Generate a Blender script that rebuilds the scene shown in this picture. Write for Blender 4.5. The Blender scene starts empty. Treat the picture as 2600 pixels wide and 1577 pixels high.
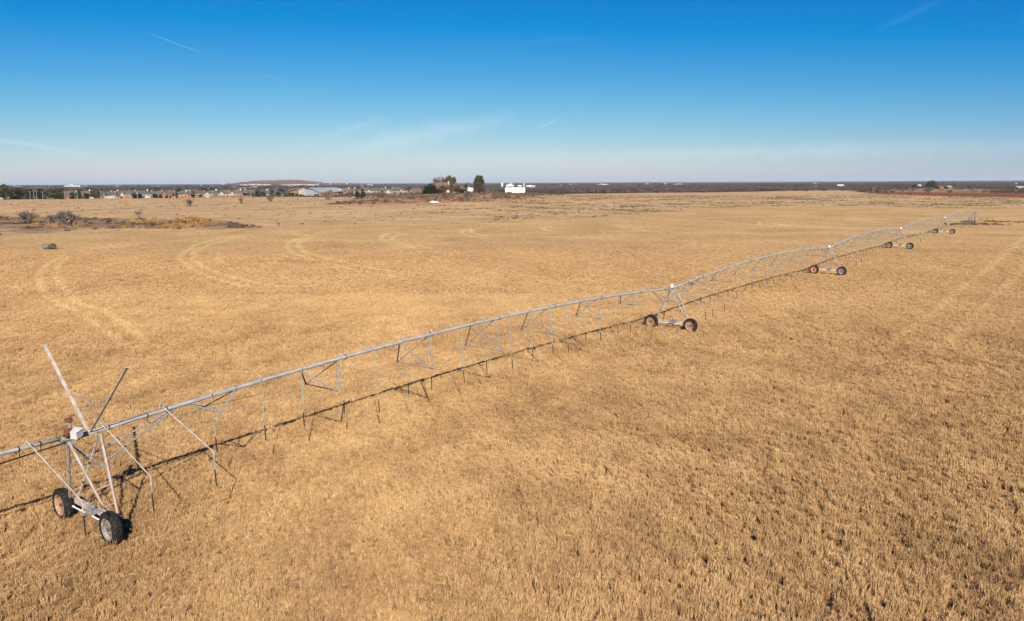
import bpy, math, random
import numpy as np
from mathutils import Matrix, Vector

R = math.radians
rnd = random.Random(7)
rng = np.random.default_rng(7)
scene = bpy.context.scene
C = scene.collection

# ------------------------------------------------------------------ camera
F_PX, PITCH, ROLL, CAM_H = 2000.0, 0.1611, -0.00425, 13.5      # focal length in pixels of a 2600 px wide picture
cam_data = bpy.data.cameras.new('camera')
cam_data.sensor_width = 36.0
cam_data.lens = 36.0 * F_PX / 2600.0
cam_data.clip_start = 0.5
cam_data.clip_end = 90000.0
cam = bpy.data.objects.new('camera', cam_data)
C.objects.link(cam)
_fw = Vector((0, math.cos(PITCH), -math.sin(PITCH)))
_up0 = Vector((0, math.sin(PITCH), math.cos(PITCH)))
_rt0 = Vector((1, 0, 0))
_rt = _rt0 * math.cos(ROLL) + _up0 * math.sin(ROLL)
_up = -_rt0 * math.sin(ROLL) + _up0 * math.cos(ROLL)
mrot = Matrix((_rt, _up, -_fw)).transposed()
cam.matrix_world = Matrix.Translation((0, 0, CAM_H)) @ mrot.to_4x4()
scene.camera = cam

# ------------------------------------------------------------------ world, sun, exposure
SUN_EL = R(31.9)
SUN_DIR = Vector((0.183 * math.cos(SUN_EL), -0.983 * math.cos(SUN_EL), math.sin(SUN_EL)))   # towards the sun
sun_data = bpy.data.lights.new('sun', 'SUN')
sun_data.energy = 5.0
sun_data.angle = R(0.53)
sun_data.color = (1.0, 0.92, 0.78)
sun = bpy.data.objects.new('sun', sun_data)
sun.rotation_euler = SUN_DIR.to_track_quat('Z', 'Y').to_euler()
sun.location = (0, -50, 60)
C.objects.link(sun)

world = bpy.data.worlds.new('World')
scene.world = world
world.use_nodes = True
wn, wl = world.node_tree.nodes, world.node_tree.links
wn.clear()
w_out = wn.new('ShaderNodeOutputWorld')
w_bg = wn.new('ShaderNodeBackground')
w_bg.inputs['Strength'].default_value = 0.10
sky = wn.new('ShaderNodeTexSky')
sky.sky_type = 'NISHITA'
sky.sun_disc = False
sky.sun_elevation = SUN_EL
sky.sun_rotation = math.atan2(SUN_DIR.x, SUN_DIR.y)
sky.altitude = 550
sky.air_density = 1.0
sky.dust_density = 0.3
sky.ozone_density = 1.0
EXPOSURE = 0.6
# the picture's rendering of the sky: a contrast curve per channel over the whole Nishita sky (deeper azure overhead)
w_sep = wn.new('ShaderNodeSeparateColor'); w_com = wn.new('ShaderNodeCombineColor')
wl.new(sky.outputs[0], w_sep.inputs[0])
for _i, (_g, _a, _o) in enumerate(((1.9, .0086, .098), (1.46, .0228, 0.0), (.62, .198, .0))):
    _n = wn.new('ShaderNodeMath'); _n.operation = 'POWER'; wl.new(w_sep.outputs[_i], _n.inputs[0]); _n.inputs[1].default_value = _g
    _k = 10.0 / 2 ** EXPOSURE
    _m = wn.new('ShaderNodeMath'); _m.operation = 'MULTIPLY_ADD'; wl.new(_n.outputs[0], _m.inputs[0])
    _m.inputs[1].default_value = _a * _k; _m.inputs[2].default_value = -_o * _k
    _x = wn.new('ShaderNodeMath'); _x.operation = 'MAXIMUM'; wl.new(_m.outputs[0], _x.inputs[0]); _x.inputs[1].default_value = .0
    _y = wn.new('ShaderNodeMath'); _y.operation = 'MINIMUM'; wl.new(_x.outputs[0], _y.inputs[0]); _y.inputs[1].default_value = (.64, .72, .80)[_i] * _k
    wl.new(_y.outputs[0], w_com.inputs[_i])
sky_out = w_com.outputs[0]


def pix_dir(px, py):
    d = _fw * F_PX + _rt * (px - 1300) - _up * (py - 788.5)
    return d.normalized()


def wmath(op, a, b=None, c=None):
    n = wn.new('ShaderNodeMath'); n.operation = op
    for i, v in enumerate((a, b, c)):
        if v is None: continue
        if isinstance(v, (int, float)): n.inputs[i].default_value = v
        else: wl.new(v, n.inputs[i])
    return n.outputs[0]


# thin contrails and cirrus wisps: great-circle streaks in the sky
w_tc = wn.new('ShaderNodeTexCoord')
w_nz = wn.new('ShaderNodeTexNoise'); w_nz.inputs['Scale'].default_value = 55; w_nz.inputs['Detail'].default_value = 6
wl.new(w_tc.outputs['Generated'], w_nz.inputs['Vector'])
w_nz2 = wn.new('ShaderNodeTexNoise'); w_nz2.inputs['Scale'].default_value = 9; w_nz2.inputs['Detail'].default_value = 4
wl.new(w_tc.outputs['Generated'], w_nz2.inputs['Vector'])
total = None
for (x0, y0, x1, y1, wpx, amp) in [(375, 84, 522, 138, 2.6, .15), (610, 172, 778, 228, 2.0, .12), (1362, 326, 1418, 304, 5, .26),
                                   (-80, 342, 280, 402, 8, .22), (-60, 385, 220, 404, 6, .08), (860, 385, 1290, 300, 34, .30),
                                   (980, 300, 740, 375, 18, .15), (2230, 75, 2390, 0, 10, .045), (1100, 405, 2700, 372, 30, .22),
                                   (1130, 120, 1560, 95, 12, .015), (2200, 366, 2450, 358, 5, .07)]:
    A, B = pix_dir(x0, y0), pix_dir(x1, y1)
    nrm = A.cross(B).normalized(); mid = (A + B).normalized(); tang = (B - A).normalized(); half = (B - A).length / 2
    def dotv(v):
        n = wn.new('ShaderNodeVectorMath'); n.operation = 'DOT_PRODUCT'
        wl.new(w_tc.outputs['Generated'], n.inputs[0]); n.inputs[1].default_value = v
        return n.outputs['Value']
    dist = wmath('ABSOLUTE', wmath('ADD', dotv(nrm), wmath('MULTIPLY', wmath('SUBTRACT', w_nz.outputs[0], .5), wpx / F_PX * 1.2)))
    across = wmath('SUBTRACT', 1.0, wmath('MINIMUM', wmath('DIVIDE', dist, wpx / F_PX), 1.0))
    al = wmath('DIVIDE', wmath('ABSOLUTE', wmath('SUBTRACT', dotv(tang), mid.dot(tang))), half * 1.15)
    along = wmath('MAXIMUM', wmath('SUBTRACT', 1.0, wmath('MULTIPLY', al, al)), 0.0)
    front = wmath('GREATER_THAN', dotv(mid), 0.0)
    m = wmath('MULTIPLY', wmath('MULTIPLY', wmath('POWER', across, 1.5), along), wmath('MULTIPLY', front, amp))
    m = wmath('MULTIPLY', m, wmath('MULTIPLY', w_nz2.outputs[0], 2.0))
    total = m if total is None else wmath('ADD', total, m)
w_mix = wn.new('ShaderNodeMixRGB')
w_mix.inputs['Color2'].default_value = (5.6, 6.0, 6.3, 1)
wl.new(total, w_mix.inputs['Fac']); wl.new(sky_out, w_mix.inputs['Color1'])
wl.new(w_mix.outputs[0], w_bg.inputs['Color'])
wl.new(w_bg.outputs[0], w_out.inputs['Surface'])

vs = scene.view_settings
vs.view_transform = 'Standard'; vs.look = 'None'; vs.gamma = 1.0; vs.use_curve_mapping = False
vs.exposure = EXPOSURE
scene.cycles.max_bounces = 5
scene.cycles.diffuse_bounces = 2
scene.cycles.glossy_bounces = 2
scene.cycles.transparent_max_bounces = 4
scene.cycles.volume_bounces = 0

# ------------------------------------------------------------------ helpers: noise, terrain, pixel -> ground


def _hash(ix, iy, seed):
    h = (ix.astype(np.int64) * 374761393 + iy.astype(np.int64) * 668265263 + seed * 974634777) & 0xffffffff
    h = ((h ^ (h >> 13)) * 1274126177) & 0xffffffff
    return ((h ^ (h >> 16)) & 0xffff) / 65535.0


def vnoise(x, y, seed=0):
    ix, iy = np.floor(x), np.floor(y)
    fx, fy = x - ix, y - iy
    fx = fx * fx * (3 - 2 * fx); fy = fy * fy * (3 - 2 * fy)
    a, b = _hash(ix, iy, seed), _hash(ix + 1, iy, seed)
    c, d = _hash(ix, iy + 1, seed), _hash(ix + 1, iy + 1, seed)
    return (a * (1 - fx) + b * fx) * (1 - fy) + (c * (1 - fx) + d * fx) * fy


def fbm(x, y, seed=0, octs=4):
    s, a, t = 0.0, 1.0, 0.0
    for o in range(octs):
        s = s + a * vnoise(x * 2 ** o + 17.3 * o, y * 2 ** o - 9.1 * o, seed + o); t += a; a *= 0.55
    return s / t


def sstep(a, b, x):
    t = np.clip((x - a) / (b - a), 0, 1)
    return t * t * (3 - 2 * t)


def hgt(x, y):
    x = np.asarray(x, float); y = np.asarray(y, float)
    sy = np.where(y < 690, 250.0, 130.0)
    sx = np.where(x < -30, 92.0, 80.0)
    h = 5.0 * np.exp(-((x + 30) / sx) ** 2) * np.exp(-((y - 690) / sy) ** 2)
    d = np.hypot(x, y)
    # low rolling country far off, a red mesa and its spoil ridge on the left
    far = sstep(2500, 9000, d)
    h = h + far * (fbm(x / 2600, y / 2600, 5, 3) - .55) * 26
    for (px, d0, w, hh, p) in [(705, 6000, 190, 33, 2.0), (645, 6000, 120, 16, 2.0), (850, 6300, 300, 15, 4.0), (770, 6150, 120, 14, 2.2)]:
        cx = (px - 1300) / F_PX * d0
        h = h + hh * np.exp(-np.abs((x - cx) / w) ** p) * np.exp(-((y - d0) / 420) ** 2)
    h = h + sstep(60, 400, d) * (fbm(x / 90, y / 90, 11, 3) - .5) * .5
    # right-hand bank of tan grass beyond the ploughed strip
    h = h + 2.6 * np.exp(-((x - 540) / 170) ** 2) * np.exp(-((y - 1080) / 120) ** 2)
    return h


def px2w(px, py, lift=0.0):
    """the point of the terrain seen at pixel (px, py) of the 2600 px wide photograph"""
    d = pix_dir(px, py)
    t = np.geomspace(15, 30000, 2500)
    z = CAM_H + d.z * t
    g = hgt(d.x * t, d.y * t) + lift
    below = np.nonzero(z <= g)[0]
    i = below[0] if len(below) else len(t) - 1
    a, b = t[max(i - 1, 0)], t[i]
    for _ in range(18):
        m = (a + b) / 2
        if CAM_H + d.z * m <= float(hgt(d.x * m, d.y * m)) + lift: b = m
        else: a = m
    return Vector((d.x * b, d.y * b, float(hgt(d.x * b, d.y * b))))


def pts_w(pix):
    return np.array([px2w(*p)[:2] for p in pix])


def at_dist(px, dist):
    """the point of the terrain under pixel column px at a given distance"""
    x = (px - 1300) / F_PX * dist
    return Vector((x, dist, float(hgt(x, dist))))


def seg_dist(X, Y, poly, closed=False):
    best = np.full(X.shape, 1e9)
    n = len(poly)
    for i in range(n if closed else n - 1):
        a, b = poly[i], poly[(i + 1) % n]
        ab = b - a; L = ab @ ab + 1e-9
        t = np.clip(((X - a[0]) * ab[0] + (Y - a[1]) * ab[1]) / L, 0, 1)
        best = np.minimum(best, np.hypot(X - a[0] - ab[0] * t, Y - a[1] - ab[1] * t))
    return best


def inside(X, Y, poly):
    r = np.zeros(X.shape, bool); n = len(poly); j = n - 1
    for i in range(n):
        xi, yi, xj, yj = poly[i][0], poly[i][1], poly[j][0], poly[j][1]
        c = ((yi > Y) != (yj > Y)) & (X < (xj - xi) * (Y - yi) / (yj - yi + 1e-12) + xi)
        r ^= c; j = i
    return r


def zone(X, Y, poly, soft, jitter, seed):
    d = seg_dist(X, Y, poly, True)
    s = np.where(inside(X, Y, poly), -d, d)
    s = s + (fbm(X / (jitter * 2.5), Y / (jitter * 2.5), seed) - .5) * 2 * jitter
    return np.clip(.5 - s / soft, 0, 1)


# ------------------------------------------------------------------ helpers: materials
MATS = {}


def nt_mat(name):
    m = bpy.data.materials.new(name); m.use_nodes = True
    n, l = m.node_tree.nodes, m.node_tree.links
    n.clear()
    out = n.new('ShaderNodeOutputMaterial'); b = n.new('ShaderNodeBsdfPrincipled')
    l.new(b.outputs[0], out.inputs[0])
    MATS[name] = m
    return m, n, l, b


def mat(name, c1, c2=None, scale=6.0, rough=.8, metal=0.0, bump=0.0, spec=.3, stretch=None, detail=5, pos=(.38, .62)):
    m, n, l, b = nt_mat(name)
    c2 = c2 or tuple(min(1, v * 1.25) for v in c1)
    tc = n.new('ShaderNodeTexCoord'); mp = n.new('ShaderNodeMapping'); nz = n.new('ShaderNodeTexNoise'); cr = n.new('ShaderNodeValToRGB')
    l.new(tc.outputs['Object'], mp.inputs[0])
    if stretch: mp.inputs['Scale'].default_value = stretch
    l.new(mp.outputs[0], nz.inputs['Vector'])
    nz.inputs['Scale'].default_value = scale; nz.inputs['Detail'].default_value = detail
    l.new(nz.outputs[0], cr.inputs[0])
    cr.color_ramp.elements[0].position, cr.color_ramp.elements[1].position = pos
    cr.color_ramp.elements[0].color = (*c1, 1); cr.color_ramp.elements[1].color = (*c2, 1)
    l.new(cr.outputs[0], b.inputs['Base Color'])
    b.inputs['Roughness'].default_value = rough; b.inputs['Metallic'].default_value = metal
    b.inputs['Specular IOR Level'].default_value = spec
    if bump:
        bp = n.new('ShaderNodeBump'); bp.inputs['Strength'].default_value = bump; bp.inputs['Distance'].default_value = .03
        l.new(nz.outputs[0], bp.inputs['Height']); l.new(bp.outputs[0], b.inputs['Normal'])
    return m


M_galv = mat('galvanised_steel', (.16, .16, .155), (.27, .27, .265), 9, rough=.7, metal=0, spec=.12)
M_galv_pipe = mat('galvanised_pipe', (.25, .25, .245), (.37, .37, .36), 5, rough=.6, metal=0, spec=.2, stretch=(.4, 3, 3))
M_legs = mat('dusty_steel', (.34, .28, .23), (.46, .43, .40), 3, rough=.7, metal=0)
_n, _l = M_legs.node_tree.nodes, M_legs.node_tree.links
_b = [q for q in _n if q.type == 'BSDF_PRINCIPLED'][0]; _src = _b.inputs['Base Color'].links[0].from_socket
_tc = _n.new('ShaderNodeTexCoord'); _sp = _n.new('ShaderNodeSeparateXYZ'); _mr = _n.new('ShaderNodeMapRange'); _mx = _n.new('ShaderNodeMixRGB')
_l.new(_tc.outputs['Object'], _sp.inputs[0]); _l.new(_sp.outputs['Z'], _mr.inputs[0])
_mr.inputs[1].default_value = 2.5; _mr.inputs[2].default_value = 1.0; _mr.inputs[3].default_value = 0.0; _mr.inputs[4].default_value = .85
_l.new(_mr.outputs[0], _mx.inputs[0]); _l.new(_src, _mx.inputs[1]); _mx.inputs[2].default_value = (.46, .31, .22, 1); _l.new(_mx.outputs[0], _b.inputs['Base Color'])
M_rust = mat('rusty_steel', (.11, .032, .016), (.21, .07, .035), 14, rough=.9)
M_white = mat('white_plastic', (.72, .70, .66), (.82, .80, .76), 20, rough=.5)
M_box = mat('grey_enclosure', (.50, .49, .46), (.62, .60, .57), 7, rough=.45)
M_black = mat('black_plastic', (.012, .012, .013), (.025, .024, .024), 10, rough=.5)
M_hose = mat('teal_hose', (.14, .30, .29), (.22, .38, .36), 5, rough=.55)
M_tyre = mat('tyre_rubber', (.010, .010, .011), (.028, .025, .022), 9, rough=.8, bump=.3)
M_rimR = mat('rusty_rim', (.30, .16, .085), (.44, .26, .15), 6, rough=.75)
M_rimG = mat('dusty_grey_rim', (.17, .14, .115), (.32, .28, .235), 6, rough=.7)
M_rimO = mat('orange_rim', (.48, .19, .10), (.52, .25, .13), 6, rough=.7)
M_dark = mat('dark_steel', (.05, .045, .04), (.10, .09, .08), 12, rough=.7)
M_brown = mat('mud_stained_steel', (.34, .24, .18), (.50, .42, .36), 4, rough=.8)


# ------------------------------------------------------------------ helpers: meshes
class MB:
    def __init__(s):
        s.v, s.f, s.m = [], [], []

    def add(s, verts, faces, m=0):
        o = len(s.v)
        s.v += [tuple(p) for p in verts]
        s.f += [tuple(i + o for i in f) for f in faces]
        s.m += [m] * len(faces)
        return s

    def tube(s, p0, p1, r0, r1=None, n=8, m=0, caps=True):
        return s.path([p0, p1], [r0, r0 if r1 is None else r1], n, m, caps)

    def path(s, pts, rad, n=8, m=0, caps=True):
        pts = [Vector(p) for p in pts]
        if not isinstance(rad, (list, tuple)): rad = [rad] * len(pts)
        V, Fc = [], []
        prev = None
        for i, p in enumerate(pts):
            d = (pts[min(i + 1, len(pts) - 1)] - pts[max(i - 1, 0)])
            if d.length < 1e-9: d = Vector((0, 0, 1))
            d.normalize()
            ref = prev if prev is not None else (Vector((0, 0, 1)) if abs(d.z) < .9 else Vector((1, 0, 0)))
            a = ref - d * ref.dot(d)
            if a.length < 1e-6: a = d.orthogonal()
            a.normalize(); b = d.cross(a); prev = a
            for k in range(n):
                t = 2 * math.pi * k / n
                V.append(p + (a * math.cos(t) + b * math.sin(t)) * rad[i])
        for i in range(len(pts) - 1):
            for k in range(n):
                k2 = (k + 1) % n
                Fc.append((i * n + k, i * n + k2, (i + 1) * n + k2, (i + 1) * n + k))
        if caps:
            Fc.append(tuple(range(n))[::-1]); Fc.append(tuple((len(pts) - 1) * n + k for k in range(n)))
        return s.add(V, Fc, m)

    def box(s, lo, hi, m=0):
        x0, y0, z0 = lo; x1, y1, z1 = hi
        V = [(x0, y0, z0), (x1, y0, z0), (x1, y1, z0), (x0, y1, z0), (x0, y0, z1), (x1, y0, z1), (x1, y1, z1), (x0, y1, z1)]
        return s.add(V, [(0, 3, 2, 1), (4, 5, 6, 7), (0, 1, 5, 4), (1, 2, 6, 5), (2, 3, 7, 6), (3, 0, 4, 7)], m)

    def bar(s, p0, p1, w, h, m=0, ref=(0, 0, 1)):
        """rectangular bar between two points"""
        p0, p1 = Vector(p0), Vector(p1); d = (p1 - p0).normalized(); r = Vector(ref)
        if abs(d.dot(r)) > .97: r = Vector((1, 0, 0))
        a = d.cross(r).normalized() * w / 2; b = d.cross(a).normalized() * h / 2
        V = [p + a * i + b * j for p in (p0, p1) for i, j in ((-1, -1), (1, -1), (1, 1), (-1, 1))]
        return s.add(V, [(0, 3, 2, 1), (4, 5, 6, 7), (0, 1, 5, 4), (1, 2, 6, 5), (2, 3, 7, 6), (3, 0, 4, 7)], m)

    def angle(s, p0, p1, w, t=.012, m=0, ref=(0, 0, 1)):
        """L-section steel angle between two points"""
        p0, p1 = Vector(p0), Vector(p1); d = (p1 - p0).normalized(); r = Vector(ref)
        if abs(d.dot(r)) > .97: r = Vector((1, 0, 0))
        a = d.cross(r).normalized(); b = d.cross(a).normalized()
        prof = [(0, 0), (w, 0), (w, t), (t, t), (t, w), (0, w)]
        V = [p + a * (i - w / 2) + b * (j - w / 2) for p in (p0, p1) for i, j in prof]
        Fc = [(i, (i + 1) % 6, 6 + (i + 1) % 6, 6 + i) for i in range(6)]
        Fc += [(3, 2, 1, 0), (5, 4, 3, 0), (6, 7, 8, 9), (6, 9, 10, 11)]
        return s.add(V, Fc, m)

    def lathe(s, prof, n=24, m=0, axis='x'):
        """profile of (offset along axis, radius)"""
        V, Fc = [], []
        for (a, r) in prof:
            for k in range(n):
                t = 2 * math.pi * k / n
                c, q = r * math.cos(t), r * math.sin(t)
                V.append({'x': (a, c, q), 'y': (c, a, q), 'z': (c, q, a)}[axis])
        for i in range(len(prof) - 1):
            for k in range(n):
                k2 = (k + 1) % n
                Fc.append((i * n + k, i * n + k2, (i + 1) * n + k2, (i + 1) * n + k))
        return s.add(V, Fc, m)

    def mesh(s, name, mats, smooth=False):
        me = bpy.data.meshes.new(name)
        me.from_pydata([tuple(p) for p in s.v], [], s.f)
        for mm in (mats if isinstance(mats, (list, tuple)) else [mats]): me.materials.append(mm)
        if len(set(s.m)) > 1: me.polygons.foreach_set('material_index', s.m)
        if smooth: me.polygons.foreach_set('use_smooth', [True] * len(me.polygons))
        me.update()
        return me


def link(name, me, parent=None, loc=(0, 0, 0), rot=(0, 0, 0), scale=None):
    o = bpy.data.objects.new(name, me)
    C.objects.link(o)
    o.location = loc; o.rotation_euler = rot
    if scale: o.scale = scale
    if parent: o.parent = parent
    return o


def tag(o, label=None, cat=None, group=None, kind=None):
    for k, v in (('label', label), ('category', cat), ('group', group), ('kind', kind)):
        if v: o[k] = v
    return o


def empty(name, loc=(0, 0, 0), rz=0.0):
    return link(name, None, None, loc, (0, 0, rz))


# ------------------------------------------------------------------ ground colours (the land's own, with haze mixed into the far country)
EDGE = pts_w([(-200, 604), (0, 598), (199, 588), (420, 583), (640, 580), (780, 573), (925, 568), (1054, 568), (1152, 565), (1320, 558), (1476, 554),
              (1654, 541), (1850, 528), (2000, 523), (2200, 524), (2400, 527), (2600, 530), (2900, 534)])
FIELD = np.vstack([EDGE, [[420, 60], [300, -200], [-300, -200], [-300, 60]]])
RANGE_ = pts_w([(-250, 508), (0, 507), (350, 503), (700, 500), (870, 500), (940, 498), (1010, 493), (1085, 492.5), (1200, 491), (1330, 489), (1420, 493), (1500, 491.5),
                (1650, 490), (1800, 488.5), (2000, 485), (2150, 484), (2230, 491), (2330, 495), (2600, 502), (2900, 508)])
NEARLAND = np.vstack([RANGE_, [[700, 60], [500, -300], [-500, -300], [-500, 60]]])
DRAIN = pts_w([(-250, 552), (0, 550), (180, 553), (330, 555), (560, 560), (660, 577), (560, 582), (300, 580), (190, 585), (60, 594), (-250, 606)])
MOUNDZ = pts_w([(900, 505), (1000, 496), (1085, 493.5), (1330, 490), (1440, 494), (1340, 503), (1250, 512), (1000, 517), (820, 521)])
REDPLOUGH = pts_w([(2215, 493), (2290, 487), (2450, 489), (2700, 492), (2900, 505), (2600, 502), (2330, 496)])
TANBANK = pts_w([(2240, 488), (2260, 480), (2330, 477), (2480, 477), (2540, 483), (2520, 490), (2300, 488)])
TRACKS_DIRT = [pts_w([(760, 527), (860, 523), (960, 521), (1060, 516), (1130, 513), (1200, 508), (1290, 503)]),
               pts_w([(900, 517), (1000, 513), (1080, 508), (1180, 506)]), pts_w([(1090, 516), (1130, 508), (1190, 503)])]
FURROW = pts_w([(-200, 548), (0, 545), (180, 537), (330, 529), (480, 522), (620, 517), (760, 511), (900, 506)])
FURROW2 = pts_w([(560, 534), (700, 532), (820, 529)])

# wheel tracks pressed into the grass by the turning machine
TRACKS = [pts_w(p) for p in [
    [(165, 645), (125, 665), (100, 695), (100, 725), (125, 755), (165, 780), (215, 800), (255, 835), (295, 860), (310, 880)],
    [(170, 650), (150, 670), (140, 695), (155, 725), (195, 770), (260, 790), (310, 820), (350, 850), (370, 870)],
    [(560, 605), (500, 620), (465, 640), (455, 658), (480, 680), (540, 705), (620, 728), (740, 727), (800, 725)],
    [(590, 607), (530, 620), (492, 640), (490, 660), (530, 685), (590, 703), (650, 718), (730, 728)],
    [(780, 597), (740, 612), (728, 625), (745, 643), (800, 660), (850, 672), (900, 685), (960, 695), (1010, 702), (985, 706)],
    [(800, 598), (765, 610), (755, 622), (775, 640), (830, 655), (900, 672), (975, 685), (1040, 695)],
    [(1010, 590), (980, 593), (968, 604), (985, 617), (1060, 630), (1110, 632)], [(1030, 592), (1000, 600), (995, 608), (1020, 618), (1090, 628)],
    [(1200, 577), (1176, 583), (1172, 591), (1200, 600), (1240, 605)], [(1225, 578), (1195, 583), (1195, 590), (1240, 600)],
    [(1400, 574), (1375, 578), (1385, 584), (1410, 588)], [(1590, 566), (1560, 572), (1590, 580), (1640, 585)], [(1620, 566), (1580, 573), (1620, 580)],
    [(1980, 557), (1930, 563), (1930, 570), (2000, 576)], [(2010, 560), (1960, 566), (2010, 574)],
    [(555, 640), (552, 655), (562, 668)],
    [(2640, 570), (2587, 615), (2500, 690), (2421, 747), (2371, 800), (2280, 860), (2200, 940)], [(2660, 620), (2600, 680), (2530, 750), (2470, 810), (2400, 880)]]]
TRACKS_FAINT = [pts_w(p) for p in [[(-60, 762), (90, 745), (220, 725), (360, 695), (470, 673)], [(-60, 770), (90, 752), (220, 732), (360, 702), (480, 678)],
                                   [(420, 664), (560, 660), (700, 662), (900, 668)]]]


def track_mask(X, Y):
    near = 1e9 * np.ones(X.shape)
    m = np.zeros(X.shape)
    for ip, p in enumerate(TRACKS):
        amp = .65 if ip >= len(TRACKS) - 2 else 1.0
        lo, hi = p.min(0) - 3, p.max(0) + 3
        k = (X > lo[0]) & (X < hi[0]) & (Y > lo[1]) & (Y < hi[1])
        if k.any():
            w = .26 + .34 * np.clip(Y[k] / 200, 0, 1)
            jit = (fbm(X[k] / 2.2, Y[k] / 2.2, 95, 2) - .5) * 1.1
            m[k] = np.maximum(m[k], amp * np.clip(1.6 - (seg_dist(X[k], Y[k], p) + jit * w) / w, 0, 1) * np.clip(.35 + 1.5 * fbm(X[k] / 5, Y[k] / 7, 97, 2), 0, 1))
    return m


def faint_mask(X, Y):
    m = np.zeros(X.shape)
    for p in TRACKS_FAINT:
        m = np.maximum(m, np.clip(1.5 - seg_dist(X, Y, p) / .7, 0, 1))
    return m * (fbm(X / 4, Y / 4, 77) > .42)


def lerp(a, b, t):
    return a + (np.array(b) - a) * t[:, None]


def darkness(X, Y):
    """how open and shaggy the sward is: 0 matted and closed, 1 open tussocks (right and near right)"""
    d = sstep(-12, 30, X + (40 - Y) * .25) * sstep(95, 22, Y)
    return d


def ground_col(X, Y):
    D = np.hypot(X, Y)
    c = np.tile(np.array([.55, .355, .180]), (len(X), 1))                      # rough pasture
    n1 = fbm(X / 22, Y / 22, 1); n2 = fbm(X / 5, Y / 9, 2)
    c = c * (0.84 + .34 * n1)[:, None]
    # dark, slightly olive weed patches in the rough pasture right of centre
    az = X / np.maximum(Y, 1)
    pat = np.clip((fbm(X / 16, Y / 12, 21, 4) - .53) * 9, 0, 1) * sstep(-.16, .05, az) * sstep(760, 640, D) * sstep(240, 380, D)
    c = lerp(c, [.20, .145, .07], pat * .62)
    pat2 = np.clip((fbm(X / 14, Y / 11, 31, 4) - .60) * 9, 0, 1) * sstep(240, 300, D)
    c = lerp(c, [.60, .45, .26], pat2 * .5)
    # golden circle under the pivot
    z = zone(X, Y, FIELD, 4.0, 3.0, 3)
    g = np.tile(np.array([.58, .365, .165]), (len(X), 1)) * (0.86 + .28 * n1)[:, None]
    g = lerp(g, [.34, .20, .095], np.clip((fbm(X / 7, Y / 11, 41, 4) - .56) * 5, 0, 1) * .35)
    g = lerp(g, [.56, .37, .16], np.clip((fbm(X / 15, Y / 10, 44, 4) - .55) * 5, 0, 1) * .5)
    c = c * (1 - z[:, None]) + g * z[:, None]
    # closed straw mat, browner soil and litter where the tussocks stand open
    c = lerp(c, [.22, .132, .066], (.40 + .5 * darkness(X, Y)) * sstep(150, 50, D))
    tm = track_mask(X, Y)
    c = lerp(c, [.76, .53, .23], tm * .85 * (fbm(X / 2.5, Y / 2.5, 9) * 1.4))
    c = lerp(c, [.27, .17, .085], faint_mask(X, Y) * .4)
    # drainage line with grey-brown weeds
    z = zone(X, Y, DRAIN, 5, 5, 6)
    dc = lerp(np.tile(np.array([.30, .20, .125]), (len(X), 1)), [.13, .09, .065], np.clip((fbm(X / 9, Y / 14, 15) - .42) * 5, 0, 1))
    dc = lerp(dc, [.48, .33, .18], np.clip((fbm(X / 12, Y / 9, 19) - .56) * 7, 0, 1))
    c = c * (1 - z[:, None]) + dc * z[:, None]
    for p, w, col, a in [(FURROW, 2.2, [.16, .10, .06], .75), (FURROW2, 2.0, [.2, .13, .08], .6)]:
        m = np.clip(1.6 - seg_dist(X, Y, p) / (w * (.5 + fbm(X / 12, Y / 12, 23))), 0, 1)
        c = lerp(c, col, m * a)
    z = zone(X, Y, MOUNDZ, 10, 10, 8)
    mc = lerp(np.tile(np.array([.36, .22, .13]), (len(X), 1)), [.20, .12, .07], np.clip((fbm(X / 12, Y / 16, 25) - .45) * 5, 0, 1))
    mc = lerp(mc, [.46, .33, .19], np.clip((fbm(X / 17, Y / 13, 27) - .58) * 7, 0, 1))
    c = c * (1 - z[:, None]) + mc * z[:, None]
    for p, w in zip(TRACKS_DIRT, (7, 6, 9)):
        m = np.clip(1.5 - seg_dist(X, Y, p) / (w * (.3 + 1.2 * fbm(X / 14, Y / 18, 29))), 0, 1)
        c = lerp(c, [.50, .235, .11], m * .85)
    # country beyond: dark winter scrub with pale clearings
    z = 1 - zone(X, Y, NEARLAND, 14, 8, 14)
    fc = lerp(np.tile(np.array([.115, .082, .066]), (len(X), 1)), [.19, .135, .10], np.clip((fbm(X / 160, Y / 320, 33) - .5) * 5, 0, 1))
    fc = lerp(fc, [.36, .28, .21], np.clip((fbm(X / 210, Y / 500, 35) - .64) * 14, 0, 1) * .8)
    fc = lerp(fc, [.10, .10, .13], sstep(2500, 9000, D) * .6)  # aerial haze put into the colour: far land turns bluer with distance
    tb = zone(X, Y, TANBANK, 30, 25, 16)
    fc = lerp(fc, [.36, .25, .13], tb * np.clip(fbm(X / 20, Y / 30, 39) * 1.7, 0, 1))
    # red mesa and pale quarry floor below it
    for (px, d0, wx, wy) in [(700, 6000, 240, 500), (850, 6300, 300, 450)]:
        cx = (px - 1300) / F_PX * d0
        m = np.clip(1.6 - np.hypot((X - cx) / wx, (Y - d0) / wy), 0, 1)
        fc = lerp(fc, [.30, .135, .095], m)
    z3 = z
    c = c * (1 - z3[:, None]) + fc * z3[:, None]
    z = zone(X, Y, REDPLOUGH, 10, 6, 12)
    c = lerp(c, [.27, .095, .050], z * (.85 + .15 * n2))
    return np.clip(c * np.array([.855, .87, .85]), 0, 1)


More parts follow.
